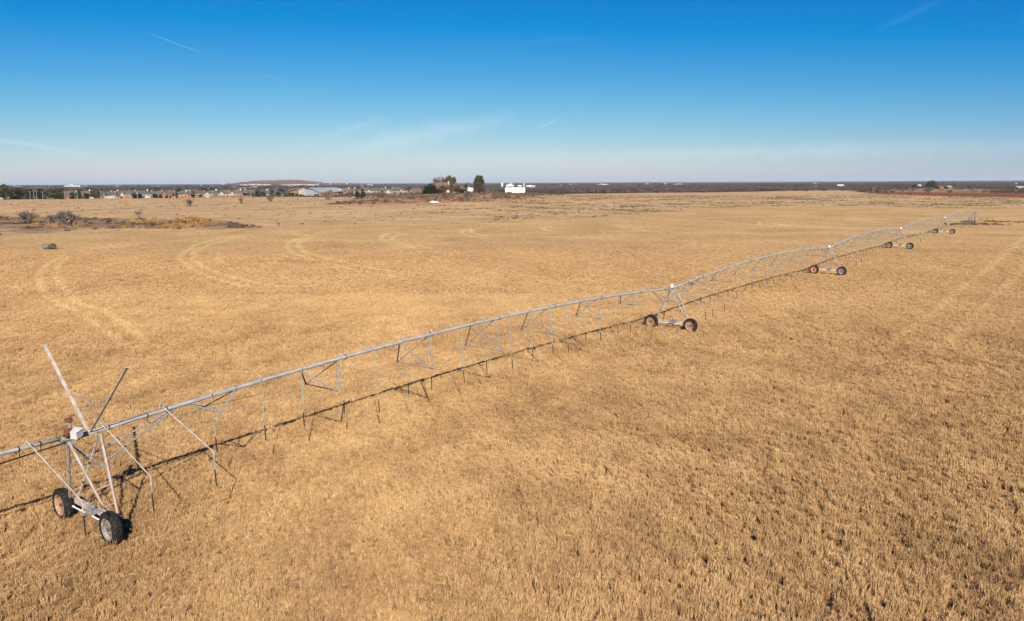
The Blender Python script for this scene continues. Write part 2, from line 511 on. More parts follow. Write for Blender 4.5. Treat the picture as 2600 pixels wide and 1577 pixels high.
# ------------------------------------------------------------------ ground sheet
def build_ground():
    az_f = np.linspace(R(-46), R(46), 560)
    az_b = np.linspace(R(46), R(314), 56)[1:-1]
    az = np.concatenate([az_f, az_b])
    rad = np.concatenate([[0.01, 6, 12], np.geomspace(18, 60, 40)[:-1], np.geomspace(60, 300, 270)[:-1], np.geomspace(300, 45000, 250)])
    A, Rr = np.meshgrid(az, rad)
    X, Y = (Rr * np.sin(A)).ravel(), (Rr * np.cos(A)).ravel()
    Z = hgt(X, Y) - .06 + (fbm(X / 1.3, Y / 1.3, 51, 3) - .5) * .10 * sstep(400, 60, np.hypot(X, Y))
    na, nr = len(az), len(rad)
    me = bpy.data.meshes.new('ground')
    me.vertices.add(len(X)); me.vertices.foreach_set('co', np.stack([X, Y, Z], 1).ravel())
    i, j = np.meshgrid(np.arange(nr - 1), np.arange(na), indexing='ij')
    j2 = (j + 1) % na
    q = np.stack([i * na + j, i * na + j2, (i + 1) * na + j2, (i + 1) * na + j], -1).reshape(-1, 4)
    q = q[:, ::-1]
    me.loops.add(q.size); me.loops.foreach_set('vertex_index', q.ravel())
    me.polygons.add(len(q)); me.polygons.foreach_set('loop_start', np.arange(len(q)) * 4); me.polygons.foreach_set('loop_total', np.full(len(q), 4))
    me.polygons.foreach_set('use_smooth', np.ones(len(q), bool))
    at = me.color_attributes.new('land', 'FLOAT_COLOR', 'POINT')
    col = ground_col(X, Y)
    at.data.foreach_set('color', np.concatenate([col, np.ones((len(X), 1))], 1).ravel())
    me.update(); me.validate()
    if me.polygons[1000].normal.z < 0: me.flip_normals()
    m, n, l, b = nt_mat('land_surface')
    va = n.new('ShaderNodeVertexColor'); va.layer_name = 'land'
    geo = n.new('ShaderNodeNewGeometry')
    prev = va.outputs[0]
    for sc, det, lo, hi, fac in ((.9, 8, .62, 1.38, .8), (.06, 4, .82, 1.18, .7), (6.0, 5, .6, 1.3, .55)):
        nz = n.new('ShaderNodeTexNoise'); nz.inputs['Scale'].default_value = sc; nz.inputs['Detail'].default_value = det
        l.new(geo.outputs['Position'], nz.inputs['Vector'])
        mr = n.new('ShaderNodeMapRange'); mr.inputs[1].default_value = .3; mr.inputs[2].default_value = .7
        mr.inputs[3].default_value = lo; mr.inputs[4].default_value = hi
        l.new(nz.outputs[0], mr.inputs[0])
        mx = n.new('ShaderNodeMixRGB'); mx.blend_type = 'MULTIPLY'; mx.inputs[0].default_value = fac
        l.new(prev, mx.inputs[1]); l.new(mr.outputs[0], mx.inputs[2]); prev = mx.outputs[0]
        last = nz
    l.new(prev, b.inputs['Base Color'])
    b.inputs['Roughness'].default_value = 1.0; b.inputs['Specular IOR Level'].default_value = 0.0
    bz = n.new('ShaderNodeTexNoise'); bz.inputs['Scale'].default_value = 2.2; bz.inputs['Detail'].default_value = 8
    l.new(geo.outputs['Position'], bz.inputs['Vector'])
    bp = n.new('ShaderNodeBump'); bp.inputs['Strength'].default_value = .7; bp.inputs['Distance'].default_value = .25
    l.new(bz.outputs[0], bp.inputs['Height']); l.new(bp.outputs[0], b.inputs['Normal'])
    me.materials.append(m)
    o = link('ground', me)
    tag(o, 'flat dry pasture running out to dark winter scrubland and a low red mesa', kind='structure')


build_ground()


# ------------------------------------------------------------------ scatter tool (stuff): points + geometry nodes
def scatter(name, P, rot, scl, idx, tone, sources, label, kind='stuff'):
    me = bpy.data.meshes.new(name)
    me.vertices.add(len(P)); me.vertices.foreach_set('co', P.astype(np.float32).ravel())
    for nm, typ, key, arr in (('rot', 'FLOAT_VECTOR', 'vector', rot), ('scl', 'FLOAT_VECTOR', 'vector', scl), ('idx', 'INT', 'value', idx), ('tone', 'FLOAT', 'value', tone)):
        a = me.attributes.new(nm, typ, 'POINT')
        a.data.foreach_set(key, np.ascontiguousarray(arr).astype(np.int32 if typ == 'INT' else np.float32).ravel())
    me.update()
    o = link(name, me)
    tag(o, label, kind=kind)
    col = bpy.data.collections.new(name + '_source')
    for k, sm in enumerate(sources):
        so = bpy.data.objects.new('%s_piece' % name, sm)
        so.name = '%s_piece_%02d' % (name, k)
        col.objects.link(so)
    ng = bpy.data.node_groups.new(name + '_scatter', 'GeometryNodeTree')
    ng.interface.new_socket('Geometry', in_out='INPUT', socket_type='NodeSocketGeometry')
    ng.interface.new_socket('Geometry', in_out='OUTPUT', socket_type='NodeSocketGeometry')
    N, L = ng.nodes, ng.links
    gi, go = N.new('NodeGroupInput'), N.new('NodeGroupOutput')
    ip = N.new('GeometryNodeInstanceOnPoints'); ci = N.new('GeometryNodeCollectionInfo')
    ci.inputs['Collection'].default_value = col
    ci.inputs['Separate Children'].default_value = True; ci.inputs['Reset Children'].default_value = True
    ip.inputs['Pick Instance'].default_value = True

    def named(nm, typ):
        a = N.new('GeometryNodeInputNamedAttribute'); a.data_type = typ; a.inputs['Name'].default_value = nm
        return [s for s in a.outputs if s.enabled and s.name == 'Attribute'][0]
    L.new(gi.outputs[0], ip.inputs['Points']); L.new(ci.outputs[0], ip.inputs['Instance'])
    L.new(named('idx', 'INT'), ip.inputs['Instance Index'])
    e2r = N.new('FunctionNodeEulerToRotation')
    L.new(named('rot', 'FLOAT_VECTOR'), e2r.inputs[0]); L.new(e2r.outputs[0], ip.inputs['Rotation'])
    L.new(named('scl', 'FLOAT_VECTOR'), ip.inputs['Scale'])
    L.new(ip.outputs[0], go.inputs[0])
    md = o.modifiers.new('scatter', 'NODES'); md.node_group = ng
    return o


def tone_mat(name, stops, rough=1.0, trans=0.0, noise=.35):
    """colour from the instance attribute 'tone' plus a little variation"""
    m, n, l, b = nt_mat(name)
    at = n.new('ShaderNodeAttribute'); at.attribute_type = 'INSTANCER'; at.attribute_name = 'tone'
    geo = n.new('ShaderNodeNewGeometry')
    nz = n.new('ShaderNodeTexNoise'); nz.inputs['Scale'].default_value = 9; nz.inputs['Detail'].default_value = 3
    l.new(geo.outputs['Position'], nz.inputs['Vector'])
    ri = n.new('ShaderNodeMath'); ri.operation = 'MULTIPLY_ADD'; ri.inputs[1].default_value = noise; ri.inputs[2].default_value = -noise / 2
    l.new(nz.outputs[0], ri.inputs[0])
    ad = n.new('ShaderNodeMath'); ad.operation = 'ADD'
    l.new(at.outputs['Fac'], ad.inputs[0]); l.new(ri.outputs[0], ad.inputs[1])
    cr = n.new('ShaderNodeValToRGB')
    els = cr.color_ramp.elements
    while len(els) < len(stops): els.new(.5)
    for e, (p, c) in zip(els, stops): e.position = p; e.color = (*c, 1)
    l.new(ad.outputs[0], cr.inputs[0]); l.new(cr.outputs[0], b.inputs['Base Color'])
    b.inputs['Roughness'].default_value = rough; b.inputs['Specular IOR Level'].default_value = .05
    return m


M_grass = tone_mat('dry_grass_blades', [(0, (.21, .118, .058)), (.3, (.42, .255, .122)), (.6, (.575, .366, .172)), (1, (.70, .485, .24))], noise=.5)


def tuft(n, rad, h, lean, seed, wid=.013):
    r = random.Random(seed); mb = MB()
    for k in range(n):
        a = r.uniform(0, 2 * math.pi); q = rad * math.sqrt(r.random()) * .7
        bx, by = q * math.cos(a), q * math.sin(a)
        hh = h * r.uniform(.45, 1.1)
        a2 = a + r.uniform(-.9, .9); out = r.uniform(.15, .9) * rad * 1.1
        tx, ty = bx + out * math.cos(a2) + lean * hh, by + out * math.sin(a2)
        w = wid * r.uniform(.7, 1.5); sa = r.uniform(0, math.pi); sx, sy = w * math.cos(sa), w * math.sin(sa)
        mx, my, mz = bx + (tx - bx) * .4, by + (ty - by) * .4, hh * .68
        mb.add([(bx - sx, by - sy, -.02), (bx + sx, by + sy, -.02), (mx + sx * .9, my + sy * .9, mz), (mx - sx * .9, my - sy * .9, mz), (tx, ty, hh * r.uniform(.75, 1.0))],
               [(0, 1, 2, 3), (3, 2, 4)])
    return mb.mesh('grass_tuft', M_grass)


tufts = [tuft(60, .19, .32, 0.05, 1, .009), tuft(54, .17, .36, .18, 2, .009), tuft(66, .22, .28, .3, 3, .009), tuft(50, .15, .40, .1, 4, .008), tuft(60, .22, .26, .45, 5, .009)]
tufts_mid = [tuft(70, .34, .26, .1, 11, .016), tuft(64, .30, .28, .0, 12, .016), tuft(70, .38, .24, .1, 13, .016)]


def grass_points(y0, y1, dens, seed, side=10):
    """random points of the golden circle between two distances, inside a generous cone about the view"""
    k = .72
    n = int(dens * (k * (y1 ** 2 - y0 ** 2) + 2 * side * (y1 - y0)))
    y = np.sqrt(rng.uniform(y0 ** 2, y1 ** 2, n)); x = rng.uniform(-1, 1, n) * (k * y + side)
    return x, y


def make_grass(name, bands, sources, label, smul):
    Ps, Rs, Ss, Is, Ts = [], [], [], [], []
    for (y0, y1, dens, sc) in bands:
        x, y = grass_points(y0, y1, dens, 0)
        fm = zone(x, y, FIELD, 4, 3, 3)
        keep = (fm > .5) & (rng.random(len(x)) < sstep(190, 85, y) + .0)
        x, y = x[keep], y[keep]
        dk = darkness(x, y)
        clump = fbm(x / .42, y / .55, 61, 2)                       # tussocks
        big = fbm(x / 6, y / 9, 63, 3)
        # thin out between tussocks where the sward is open
        p = 1 - dk * np.clip((.45 - clump) * 7, 0, 1) * .58 - (1 - dk) * np.clip((.32 - clump) * 6, 0, 1) * .4
        keep = rng.random(len(x)) < p
        x, y, dk, clump, big = x[keep], y[keep], dk[keep], clump[keep], big[keep]
        tm = track_mask(x, y); ft = faint_mask(x, y)
        hs = (.50 + .75 * clump + dk * (clump * 1.2 - .15) + .3 * (big - .5)) * (1 - .30 * tm) * (1 - .3 * ft)
        s = sc * rng.uniform(.8, 1.25, len(x))
        z = hgt(x, y) - .05
        near = sstep(110, 50, y)
        tone = .52 + (big - .5) * (.33 + .02 * near) + (fbm(x / 1.7, y / 2.5, 67, 2) - .5) * (.12 + .38 * near) + rng.normal(0, .05 + .03 * near, len(x)) + .08 * (1 - near) + tm * .30 - ft * .13 + dk * .02
        wind = fbm(x / 9, y / 12, 71, 2) * 5 + 2.2
        ang = wind + rng.normal(0, .8 + 4 * sstep(60, 120, y), len(x))
        tilt = rng.normal(0, .12, len(x))
        Ps.append(np.stack([x, y, z], 1)); Rs.append(np.stack([tilt, tilt * .5, ang], 1)); Ss.append(np.stack([s, s, s ** .5 * hs * smul * (1 - .5 * sstep(70, 200, y))], 1))
        Is.append(rng.integers(0, len(sources), len(x))); Ts.append(tone)
    return scatter(name, np.concatenate(Ps), np.concatenate(Rs), np.concatenate(Ss), np.concatenate(Is), np.concatenate(Ts), sources, label)


make_grass('dry_grass', [(14, 60, 38, .66), (60, 95, 22, .76)], tufts, 'thick dry golden grass standing in tussocks over the near field', 1.0)
make_grass('distant_dry_grass', [(95, 185, 7.5, .62)], tufts_mid, 'dry golden grass matted over the far half of the irrigated circle', .8)

def stems(n, seed):
    r = random.Random(seed); mb = MB()
    for k in range(n):
        a = r.uniform(0, 6.28); q = r.random() * .15; l = r.uniform(.05, .28); h = r.uniform(.42, .68); w = .0035
        bx, by = q * math.cos(a), q * math.sin(a); tx, ty = bx + l * math.cos(a), by + l * math.sin(a)
        mb.add([(bx - w, by, 0), (bx + w, by, 0), (tx + w, ty, h), (tx - w, ty, h)], [(0, 1, 2, 3)])
        mb.add([(tx - .007, ty, h - .10), (tx + .007, ty, h - .10), (tx + .008, ty + .01, h + .03)], [(0, 1, 2)])
        mb.add([(tx, ty - .007, h - .12), (tx, ty + .007, h - .12), (tx + .01, ty + .02, h + .02)], [(0, 1, 2)])
    return mb.mesh('seed_stem', M_grass)


_x, _y = grass_points(19, 75, 1.3, 0)
_k = rng.random(len(_x)) < np.clip((fbm(_x / 3.5, _y / 4.5, 81, 3) - .44) * 6, 0, 1) * .9 + .06
_x, _y = _x[_k], _y[_k]; _n = len(_x)
scatter('seed_stems', np.stack([_x, _y, hgt(_x, _y) - .05], 1), np.stack([rng.normal(0, .15, _n), rng.normal(0, .15, _n), rng.uniform(0, 6.28, _n)], 1),
        np.repeat(rng.uniform(.6, 1.15, _n)[:, None], 3, 1), rng.integers(0, 3, _n), rng.choice([.1, .3, .5, .7], _n) + rng.normal(0, .08, _n), [stems(9, 1), stems(12, 2), stems(7, 3)],
        'thin bleached seed stems rising out of the near grass')

# ------------------------------------------------------------------ haze: one closed box of thin air round everything
HAZE = 3.6e-5
hz_mat = bpy.data.materials.new('haze_air'); hz_mat.use_nodes = True
hn, hl_ = hz_mat.node_tree.nodes, hz_mat.node_tree.links
hn.clear(); ho = hn.new('ShaderNodeOutputMaterial'); hv = hn.new('ShaderNodeVolumePrincipled')
hv.inputs['Color'].default_value = (.78, .92, 1.0, 1); hv.inputs['Density'].default_value = HAZE
hl_.new(hv.outputs[0], ho.inputs['Volume'])
haze = link('haze', MB().box((-47000, -47000, -18), (47000, 47000, 150)).mesh('haze', hz_mat))
tag(haze, 'thin pale blue haze over the whole plain', kind='stuff')


# ------------------------------------------------------------------ the centre-pivot irrigation machine
TW = np.array([[-16.81, 29.44], [14.69, 71.66], [46.45, 115.15], [78.41, 159.27], [111.58, 203.85], [145.01, 247.87]])
ZP, CROWN, SL = 3.85, 0.90, 54.4
heads = [math.atan2(*(TW[i + 1] - TW[i])[::-1]) for i in range(5)]
spanL = [float(np.linalg.norm(TW[i + 1] - TW[i])) for i in range(5)]
O0 = Vector((TW[0][0], TW[0][1], 0.0))
irr = empty('center_pivot_irrigator', O0)
tag(irr, 'long galvanised center pivot irrigation machine on rubber wheels crossing the dry field', 'irrigation machine')


def tz(k): return 0.0


def place(o, k):
    """put a part made in span-local coordinates (x along the pipe, y = far side, z up) at tower k"""
    kk = min(k, 4)
    o.parent = irr
    o.location = Vector((TW[k][0], TW[k][1], 0)) - O0
    o.rotation_euler = (0, 0, heads[kk])
    return o


def zpipe(s): return ZP + CROWN * (1 - ((s - SL / 2) / (SL / 2)) ** 2)


def V3(s, v, z): return (s, -v, z)          # v counts towards the near side


# span pipe: eight lengths of tube joined by bolted flanges
pipe_mb = MB()
N_SEG = 32
pts = [V3(.28 + (SL - .56) * i / N_SEG, 0, zpipe(.28 + (SL - .56) * i / N_SEG)) for i in range(N_SEG + 1)]
pipe_mb.path(pts, .093, 12)
pipe_mesh = pipe_mb.mesh('span_pipe', M_galv_pipe, True)
flange_mb = MB().lathe([(-.03, .085), (-.03, .15), (.03, .15), (.03, .085)], 14)
for q in range(6):
    a = q * math.pi / 3
    flange_mb.tube((-.06, .125 * math.cos(a), .125 * math.sin(a)), (.06, .125 * math.cos(a), .125 * math.sin(a)), .014, None, 6)
flange_mesh = flange_mb.mesh('pipe_flange', M_galv)
clamp_mb = MB().lathe([(-.02, .088), (-.02, .105), (.02, .105), (.02, .088)], 12)
clamp_mb.tube((0, 0, -.08), (0.02, 0, -.34), .014, None, 5)
clamp_mesh = clamp_mb.mesh('cable_clamp', M_black)

# truss stations
ST_S = [5.9, 12.2, 19.3, 25.8, 32.1, 39.2, 45.6]
ST_HALF = [.66, 1.16, 1.42, 1.48, 1.40, 1.14, .68]
ST_Z = [3.56, 3.27, 3.09, 3.02, 3.09, 3.22, 3.44]
brace_meshes = []
for s, w, z in zip(ST_S, ST_HALF, ST_Z):
    mb = MB()
    for sg in (-1, 1):
        for ds in (-1.18, 1.18):
            mb.bar((ds, 0, zpipe(s + ds) - .07), (0, -sg * w, z), .022, .080, 0, (1, 0, 0))
    mb.bar((0, w, z), (0, -w, z), .035, .035)
    for sg in (-1, 1):
        mb.box((-.06, -sg * w - .04, z - .05), (.06, -sg * w + .04, z + .03))
    for ds in (-1.18, 1.18):
        mb.box((ds - .07, -.05, zpipe(s + ds) - .13), (ds + .07, .05, zpipe(s + ds) - .08))
    brace_meshes.append(mb.mesh('truss_brace', M_galv))
END_A, END_B = (.66, .60, 2.80), (SL - .75, .62, 2.75)
rod_meshes = []
for sg in (-1, 1):
    seq = [V3(END_A[0], sg * END_A[1], END_A[2])] + [V3(s, sg * w, z) for s, w, z in zip(ST_S, ST_HALF, ST_Z)] + [V3(END_B[0], sg * END_B[1], END_B[2])]
    mb = MB()
    for i in range(1, len(seq) - 2): mb.tube(seq[i], seq[i + 1], .011, None, 5)
    rod_meshes.append(mb.mesh('truss_rod', M_galv))
end_strut_meshes = []
for ea in (0, 1):
    for sg in (-1, 1):
        mb = MB()
        s0, s1, vv_, zz_ = (4.15, *END_A) if not ea else (SL - 4.15, *END_B)
        mb.tube(V3(s0, 0, zpipe(s0) - .08), V3(s1, sg * vv_, zz_), .035, None, 7)
        s2 = ST_S[0] if not ea else ST_S[-1]
        mb.tube(V3(s1, sg * vv_, zz_), V3(s2, sg * (.66), 3.5), .011, None, 5)
        end_strut_meshes.append(mb.mesh('end_strut', M_galv))
        if not ea:
            mb2 = MB()

# drop hoses
DROPS = [5.8, 8.44, 10.87, 13.44, 15.76, 18.33, 20.62, 23.34, 25.77, 28.49, 30.9, 33.48, 35.67, 38.3, 40.46, 43.23, 45.53, 48.24]
BOTT = [1.55, 1.42, 1.5, 1.5, 1.0, 1.5, 1.35, 1.2, 1.45, 1.1, 1.3, 1.2, .95, 1.35, 1.1, 1.25, 1.0, 1.3]
gn = MB()
arc = [(0, -.02 - .10 * math.sin(t) * 0, 0) for t in (0,)]
gp = [(0, 0, 0), (0, 0, .09)] + [(0, -.09 + .09 * math.cos(t), .09 + .09 * math.sin(t)) for t in np.linspace(.5, math.pi, 6)] + [(0, -.18, -.12)]
gn.path(gp, .018, 6)
goose_mesh = gn.mesh('gooseneck', mat('weathered_plastic', (.42, .40, .36), (.52, .50, .46), 20, rough=.6), True)
drop_sets = []
for s, zb in zip(DROPS, BOTT):
    top = zpipe(s) - .06
    wt = .72
    sway = .16
    h = MB().path([(0, 0, 0), (.01, -sway * .4, (zb + wt - top) * .5), (0, -sway, zb + wt - top)], .013, 6)
    w = MB().tube((0, 0, 0), (.015, -.04, -wt), .027, None, 7)
    nz = MB().lathe([(0, .01), (-.01, .03), (-.05, .035), (-.08, .01)], 8, 0, 'z')
    drop_sets.append((s, top, h.mesh('drop_hose', M_hose), (0, -sway, zb + wt - top), w.mesh('hose_weight', M_black), nz.mesh('sprinkler_head', M_galv), (.015, -sway - .04, zb - top)))

for k in range(5):
    sx = spanL[k] / SL
    po = place(link('span_pipe', pipe_mesh), k); po.scale = (sx, 1, 1)
    tag(po, ['pipe of the nearest full span', None, None, None, 'pipe of the farthest span, at the pivot point'][k])
    Rz = Matrix.Rotation(heads[k], 3, 'Z'); base = Vector((TW[k][0], TW[k][1], 0)) - O0
    def put(o, s, v, z, par=irr, extra=0.0):
        o.parent = par
        if par is irr: o.location = base + Rz @ Vector((s * sx, -v, z))
        o.rotation_euler = (0, 0, heads[k] + extra)
        return o
    for i in range(1, 8):
        s = SL * i / 8 + .35
        f = link('pipe_flange', flange_mesh); f.parent = po; f.location = V3(s, 0, zpipe(s))
    for s in (1.15, 2.8, 3.7):
        f = link('cable_clamp', clamp_mesh); f.parent = po; f.location = V3(s, 0, zpipe(s))
    for s, m_ in zip(ST_S, brace_meshes): put(link('truss_brace', m_), s, 0, 0)
    for m_ in rod_meshes:
        o = place(link('truss_rod', m_), k); o.scale = (sx, 1, 1)
    for q, m_ in enumerate(end_strut_meshes):
        if k == 4 and q > 1: continue
        o = place(link('end_strut', m_), k); o.scale = (sx, 1, 1)
    for (s, top, hm, hp, wm, nm, npos) in drop_sets:
        ex = rnd.uniform(-.7, .7)
        h = put(link('drop_hose', hm), s + rnd.uniform(-.06, .06), .20, top + .12, irr, ex)
        h.rotation_euler = (rnd.gauss(0, .016), rnd.gauss(0, .022), heads[k] + ex)
        w = link('hose_weight', wm, h, hp)
        n_ = link('sprinkler_head', nm, h, npos)
        g = link('gooseneck', goose_mesh, h, (0, .19, .10)); g.rotation_euler = (0, 0, -ex * .3)

# boombacks: three pipes behind every tower, each ending in its own drop
BOOMS = [(-1.9, 4.05, 4.05, 2.76, 1.60), (.75, 4.15, 3.66, 2.74, 1.46), (3.3, 4.22, 3.78, 2.98, 1.63)]
boom_meshes = []
for (s, z0, vend, zend, zb) in BOOMS:
    b = MB(); b.path([V3(0, -.05, z0 - .1), V3(0, 0, z0 + .12), V3(0, .12, z0 + .10), V3(0, vend - .06, zend + .08), V3(0, vend, zend - .02), V3(0, vend, zend - .28)], .024, 7)
    for q in (.35, .6): b.box((-.03, -(vend * q) - .03, z0 + .1 + (zend - z0) * q - .03), (.03, -(vend * q) + .03, z0 + .1 + (zend - z0) * q + .035))
    h = MB().tube((0, 0, 0), (0, 0, (zb + .70) - (zend - .28)), .018, None, 6)
    w = MB().tube((0, 0, 0), (.0, -.05, -.70), .026, None, 7)
    boom_meshes.append((b.mesh('boomback_pipe', M_legs), V3(0, vend, zend - .28), h.mesh('drop_hose', M_hose), w.mesh('hose_weight', M_black), V3(0, vend, zb + .70), zb))
for k in range(5):
    Rz = Matrix.Rotation(heads[k], 3, 'Z'); base = Vector((TW[k][0], TW[k][1], 0)) - O0
    for (s, *_), (bm_, hp, hm, wm, wp, zb) in zip(BOOMS, boom_meshes):
        o = link('boomback_pipe', bm_, irr, base + Rz @ Vector((s, 0, 0)), (0, 0, heads[k]))
        link('drop_hose', hm, o, hp); link('hose_weight', wm, o, wp)
        stay = MB().tube(V3(0, .25, 3.2), V3(0, 2.2, 3.45), .008, None, 4)

# drive towers
A1, A2 = -.42, .78
leg_specs = [('leg', A1, .12, -1), ('leg', A1, .12, 1), ('leg', A2, .44, -1), ('leg', A2, .44, 1)]
leg_meshes = []
for nm, s_top, s_bot, sg in leg_specs:
    mb = MB(); mb.angle(V3(s_top, sg * .05, ZP - .12), V3(s_bot, sg * 1.62, .82), .05, .115, 0, (1, 0, 0))
    leg_meshes.append(mb.mesh('leg', M_legs))


def leg_pt(i, z):
    _, a, b, sg = leg_specs[i]; t = (ZP - .12 - z) / (ZP - .94)
    return V3(a + (b - a) * t, sg * (.05 + 1.57 * t), z)


rung_meshes = []
for (i, j, z, r) in [(0, 2, 2.75, .016), (0, 2, 1.95, .016), (1, 3, 1.9, .024), (1, 3, 1.25, .018), (0, 2, 1.25, .02)]:
    rung_meshes.append(MB().tube(leg_pt(i, z), leg_pt(j, z + .05), r, None, 5).mesh('rung', M_legs))
cross = MB()
cross.angle(V3(A1 + .05, .05, ZP - .2), leg_pt(3, 2.5), .05, .01); cross.angle(V3(A1 + .05, -.05, ZP - .2), leg_pt(2, 2.5), .05, .01)
cross.tube(leg_pt(2, 2.5), leg_pt(3, 2.5), .018, None, 5)
cross.tube(leg_pt(0, 2.75), leg_pt(3, 2.5), .010, None, 5)
cross_mesh = cross.mesh('cross_brace', M_galv)
bb = MB()
bb.box(V3(.16, 1.72, .66), V3(.42, -1.72, .84))
bb = MB(); bb.bar(V3(.29, -1.72, .74), V3(.29, 1.72, .74), .20, .16)
beam_mesh = bb.mesh('base_beam', M_brown)
sh = MB(); sh.tube(V3(.06, -1.66, .60), V3(.06, -.25, .60), .030, None, 8); sh.tube(V3(.06, .25, .60), V3(.06, 1.66, .60), .030, None, 8)
sh.tube(V3(.06, -1.4, .60), V3(.06, -1.3, .60), .05, None, 8); sh.tube(V3(.06, 1.3, .60), V3(.06, 1.4, .60), .05, None, 8)
shaft_mesh = sh.mesh('drive_shaft', M_white)
gm = MB(); gm.tube(V3(.12, -.26, .64), V3(.12, .26, .64), .10, None, 12); gm.tube(V3(.12, 0, .60), V3(.12, 0, .95), .09, .075, 12)
gm.tube(V3(.12, -.05, .95), V3(.12, .30, .97), .075, None, 12); gm.box(V3(.22, .25, .72), V3(.02, .45, .88))
motor_mesh = gm.mesh('gear_motor', M_galv)
gb = MB(); gb.box((-.13, -.16, -.17), (.10, .16, .17)); gb.tube((-.2, 0, 0), (.13, 0, 0), .07, None, 10)
gearbox_mesh = gb.mesh('wheel_gearbox', M_galv)

# wheel: lugged tractor tyre and dished rim; axle along x
TR, RR, TWD = .665, .425, .36
prof = [(-.13, RR - .01), (-.16, RR + .05), (-TWD / 2, RR + .12), (-TWD / 2 + .01, TR - .09), (-.12, TR - .05), (0, TR - .035), (.12, TR - .05), (TWD / 2 - .01, TR - .09), (TWD / 2, RR + .12), (.16, RR + .05), (.13, RR - .01)]
ty = MB().lathe(prof, 36)
NL = 22
for q in range(NL * 2):
    side = 1 if q % 2 else -1
    a0 = math.pi * q / NL
    P_, F_ = [], []
    for (ax, da, r0, r1) in [(.0, 0.10, TR - .05, TR + .01), (.09, .04, TR - .055, TR + .005), (.175, -.05, TR - .10, TR - .035)]:
        for dd in (-.035, .035):
            for rr in (r0, r1):
                t = a0 + da * side * -1 * side + dd
                P_.append((side * ax, rr * math.cos(t), rr * math.sin(t)))
    for i in (0, 4):
        F_ += [(i, i + 1, i + 5, i + 4), (i + 2, i + 6, i + 7, i + 3), (i + 1, i + 3, i + 7, i + 5)]
    F_ += [(0, 2, 3, 1), (8, 9, 11, 10)]
    ty.add(P_, F_)
tyre_mesh = ty.mesh('tyre', M_tyre)


def rim(m):
    r_ = MB().lathe([(-.15, RR + .02), (-.13, RR - .01), (-.11, RR - .04), (.0, RR - .06), (.11, RR - .04), (.13, RR - .01), (.15, RR + .02)], 30)
    r_.lathe([(-.02, RR - .055), (-.045, RR - .11), (-.055, .16), (-.015, .13), (-.015, 0.02)], 30)
    r_.lathe([(-.02, .02), (-.10, .045), (-.10, .001)], 10)
    for q in range(8):
        a = q * math.pi / 4; r_.tube((-.07, .10 * math.cos(a), .10 * math.sin(a)), (-.01, .10 * math.cos(a), .10 * math.sin(a)), .012, None, 6)
    r_.tube((-.10, RR - .10, 0), (-.05, RR - .10, 0), .012, None, 5)
    return r_.mesh('rim', m, False)


rims = {'R': rim(M_rimR), 'G': rim(M_rimG), 'O': rim(M_rimO)}
hub_mesh = MB().lathe([(-.13, .001), (-.13, .055), (-.05, .07), (.05, .07)], 12).mesh('hub', M_dark)
wheel_cols = [('R', 'G'), ('R', 'R'), ('O', 'G'), ('G', 'G'), ('G', 'G')]
wheel_lab = [('far wheel of the nearest tower with a mud-orange rim', 'near wheel of the nearest tower with a grey rim'), (None, None), ('wheel with a bright orange rim', None), (None, None), (None, None)]
box_mb = MB(); box_mb.bar((0, 0, 0), (0, 0, .28), .38, .36, 0, (0, 1, 0)); box_mb.bar((0, 0, .282), (0, 0, .31), .41, .39, 0, (0, 1, 0)); box_mb.tube((0, 0, -.12), (0, 0, 0), .05, None, 8)
box_mesh = box_mb.mesh('control_box', M_box)
dome_mb = MB(); dome_mb.tube((0, 0, -.05), (0, 0, .18), .17, .16, 14); dome_mb.tube((0, 0, .18), (0, 0, .30), .16, .09, 14)
dome_mesh = dome_mb.mesh('control_box', M_white, True)
joint_mb = MB(); joint_mb.tube((-.75, 0, ZP + .02), (-.12, 0, ZP + .02), .115, None, 12); joint_mb.tube((-.15, 0, ZP + .01), (.30, 0, ZP + .02), .095, None, 12, 1)
joint_mb.box((-.55, -.10, ZP - .26), (-.30, .10, ZP - .08)); joint_mb.lathe([(-.12, .09), (-.12, .16), (-.06, .16), (-.06, .09)], 14, 0)
for i_ in range(len(joint_mb.v) - 56, len(joint_mb.v)):
    x_, y_, z_ = joint_mb.v[i_]; joint_mb.v[i_] = (x_, y_, z_ + ZP + .01)
joint_mesh = joint_mb.mesh('flexible_joint', [M_galv, M_black])
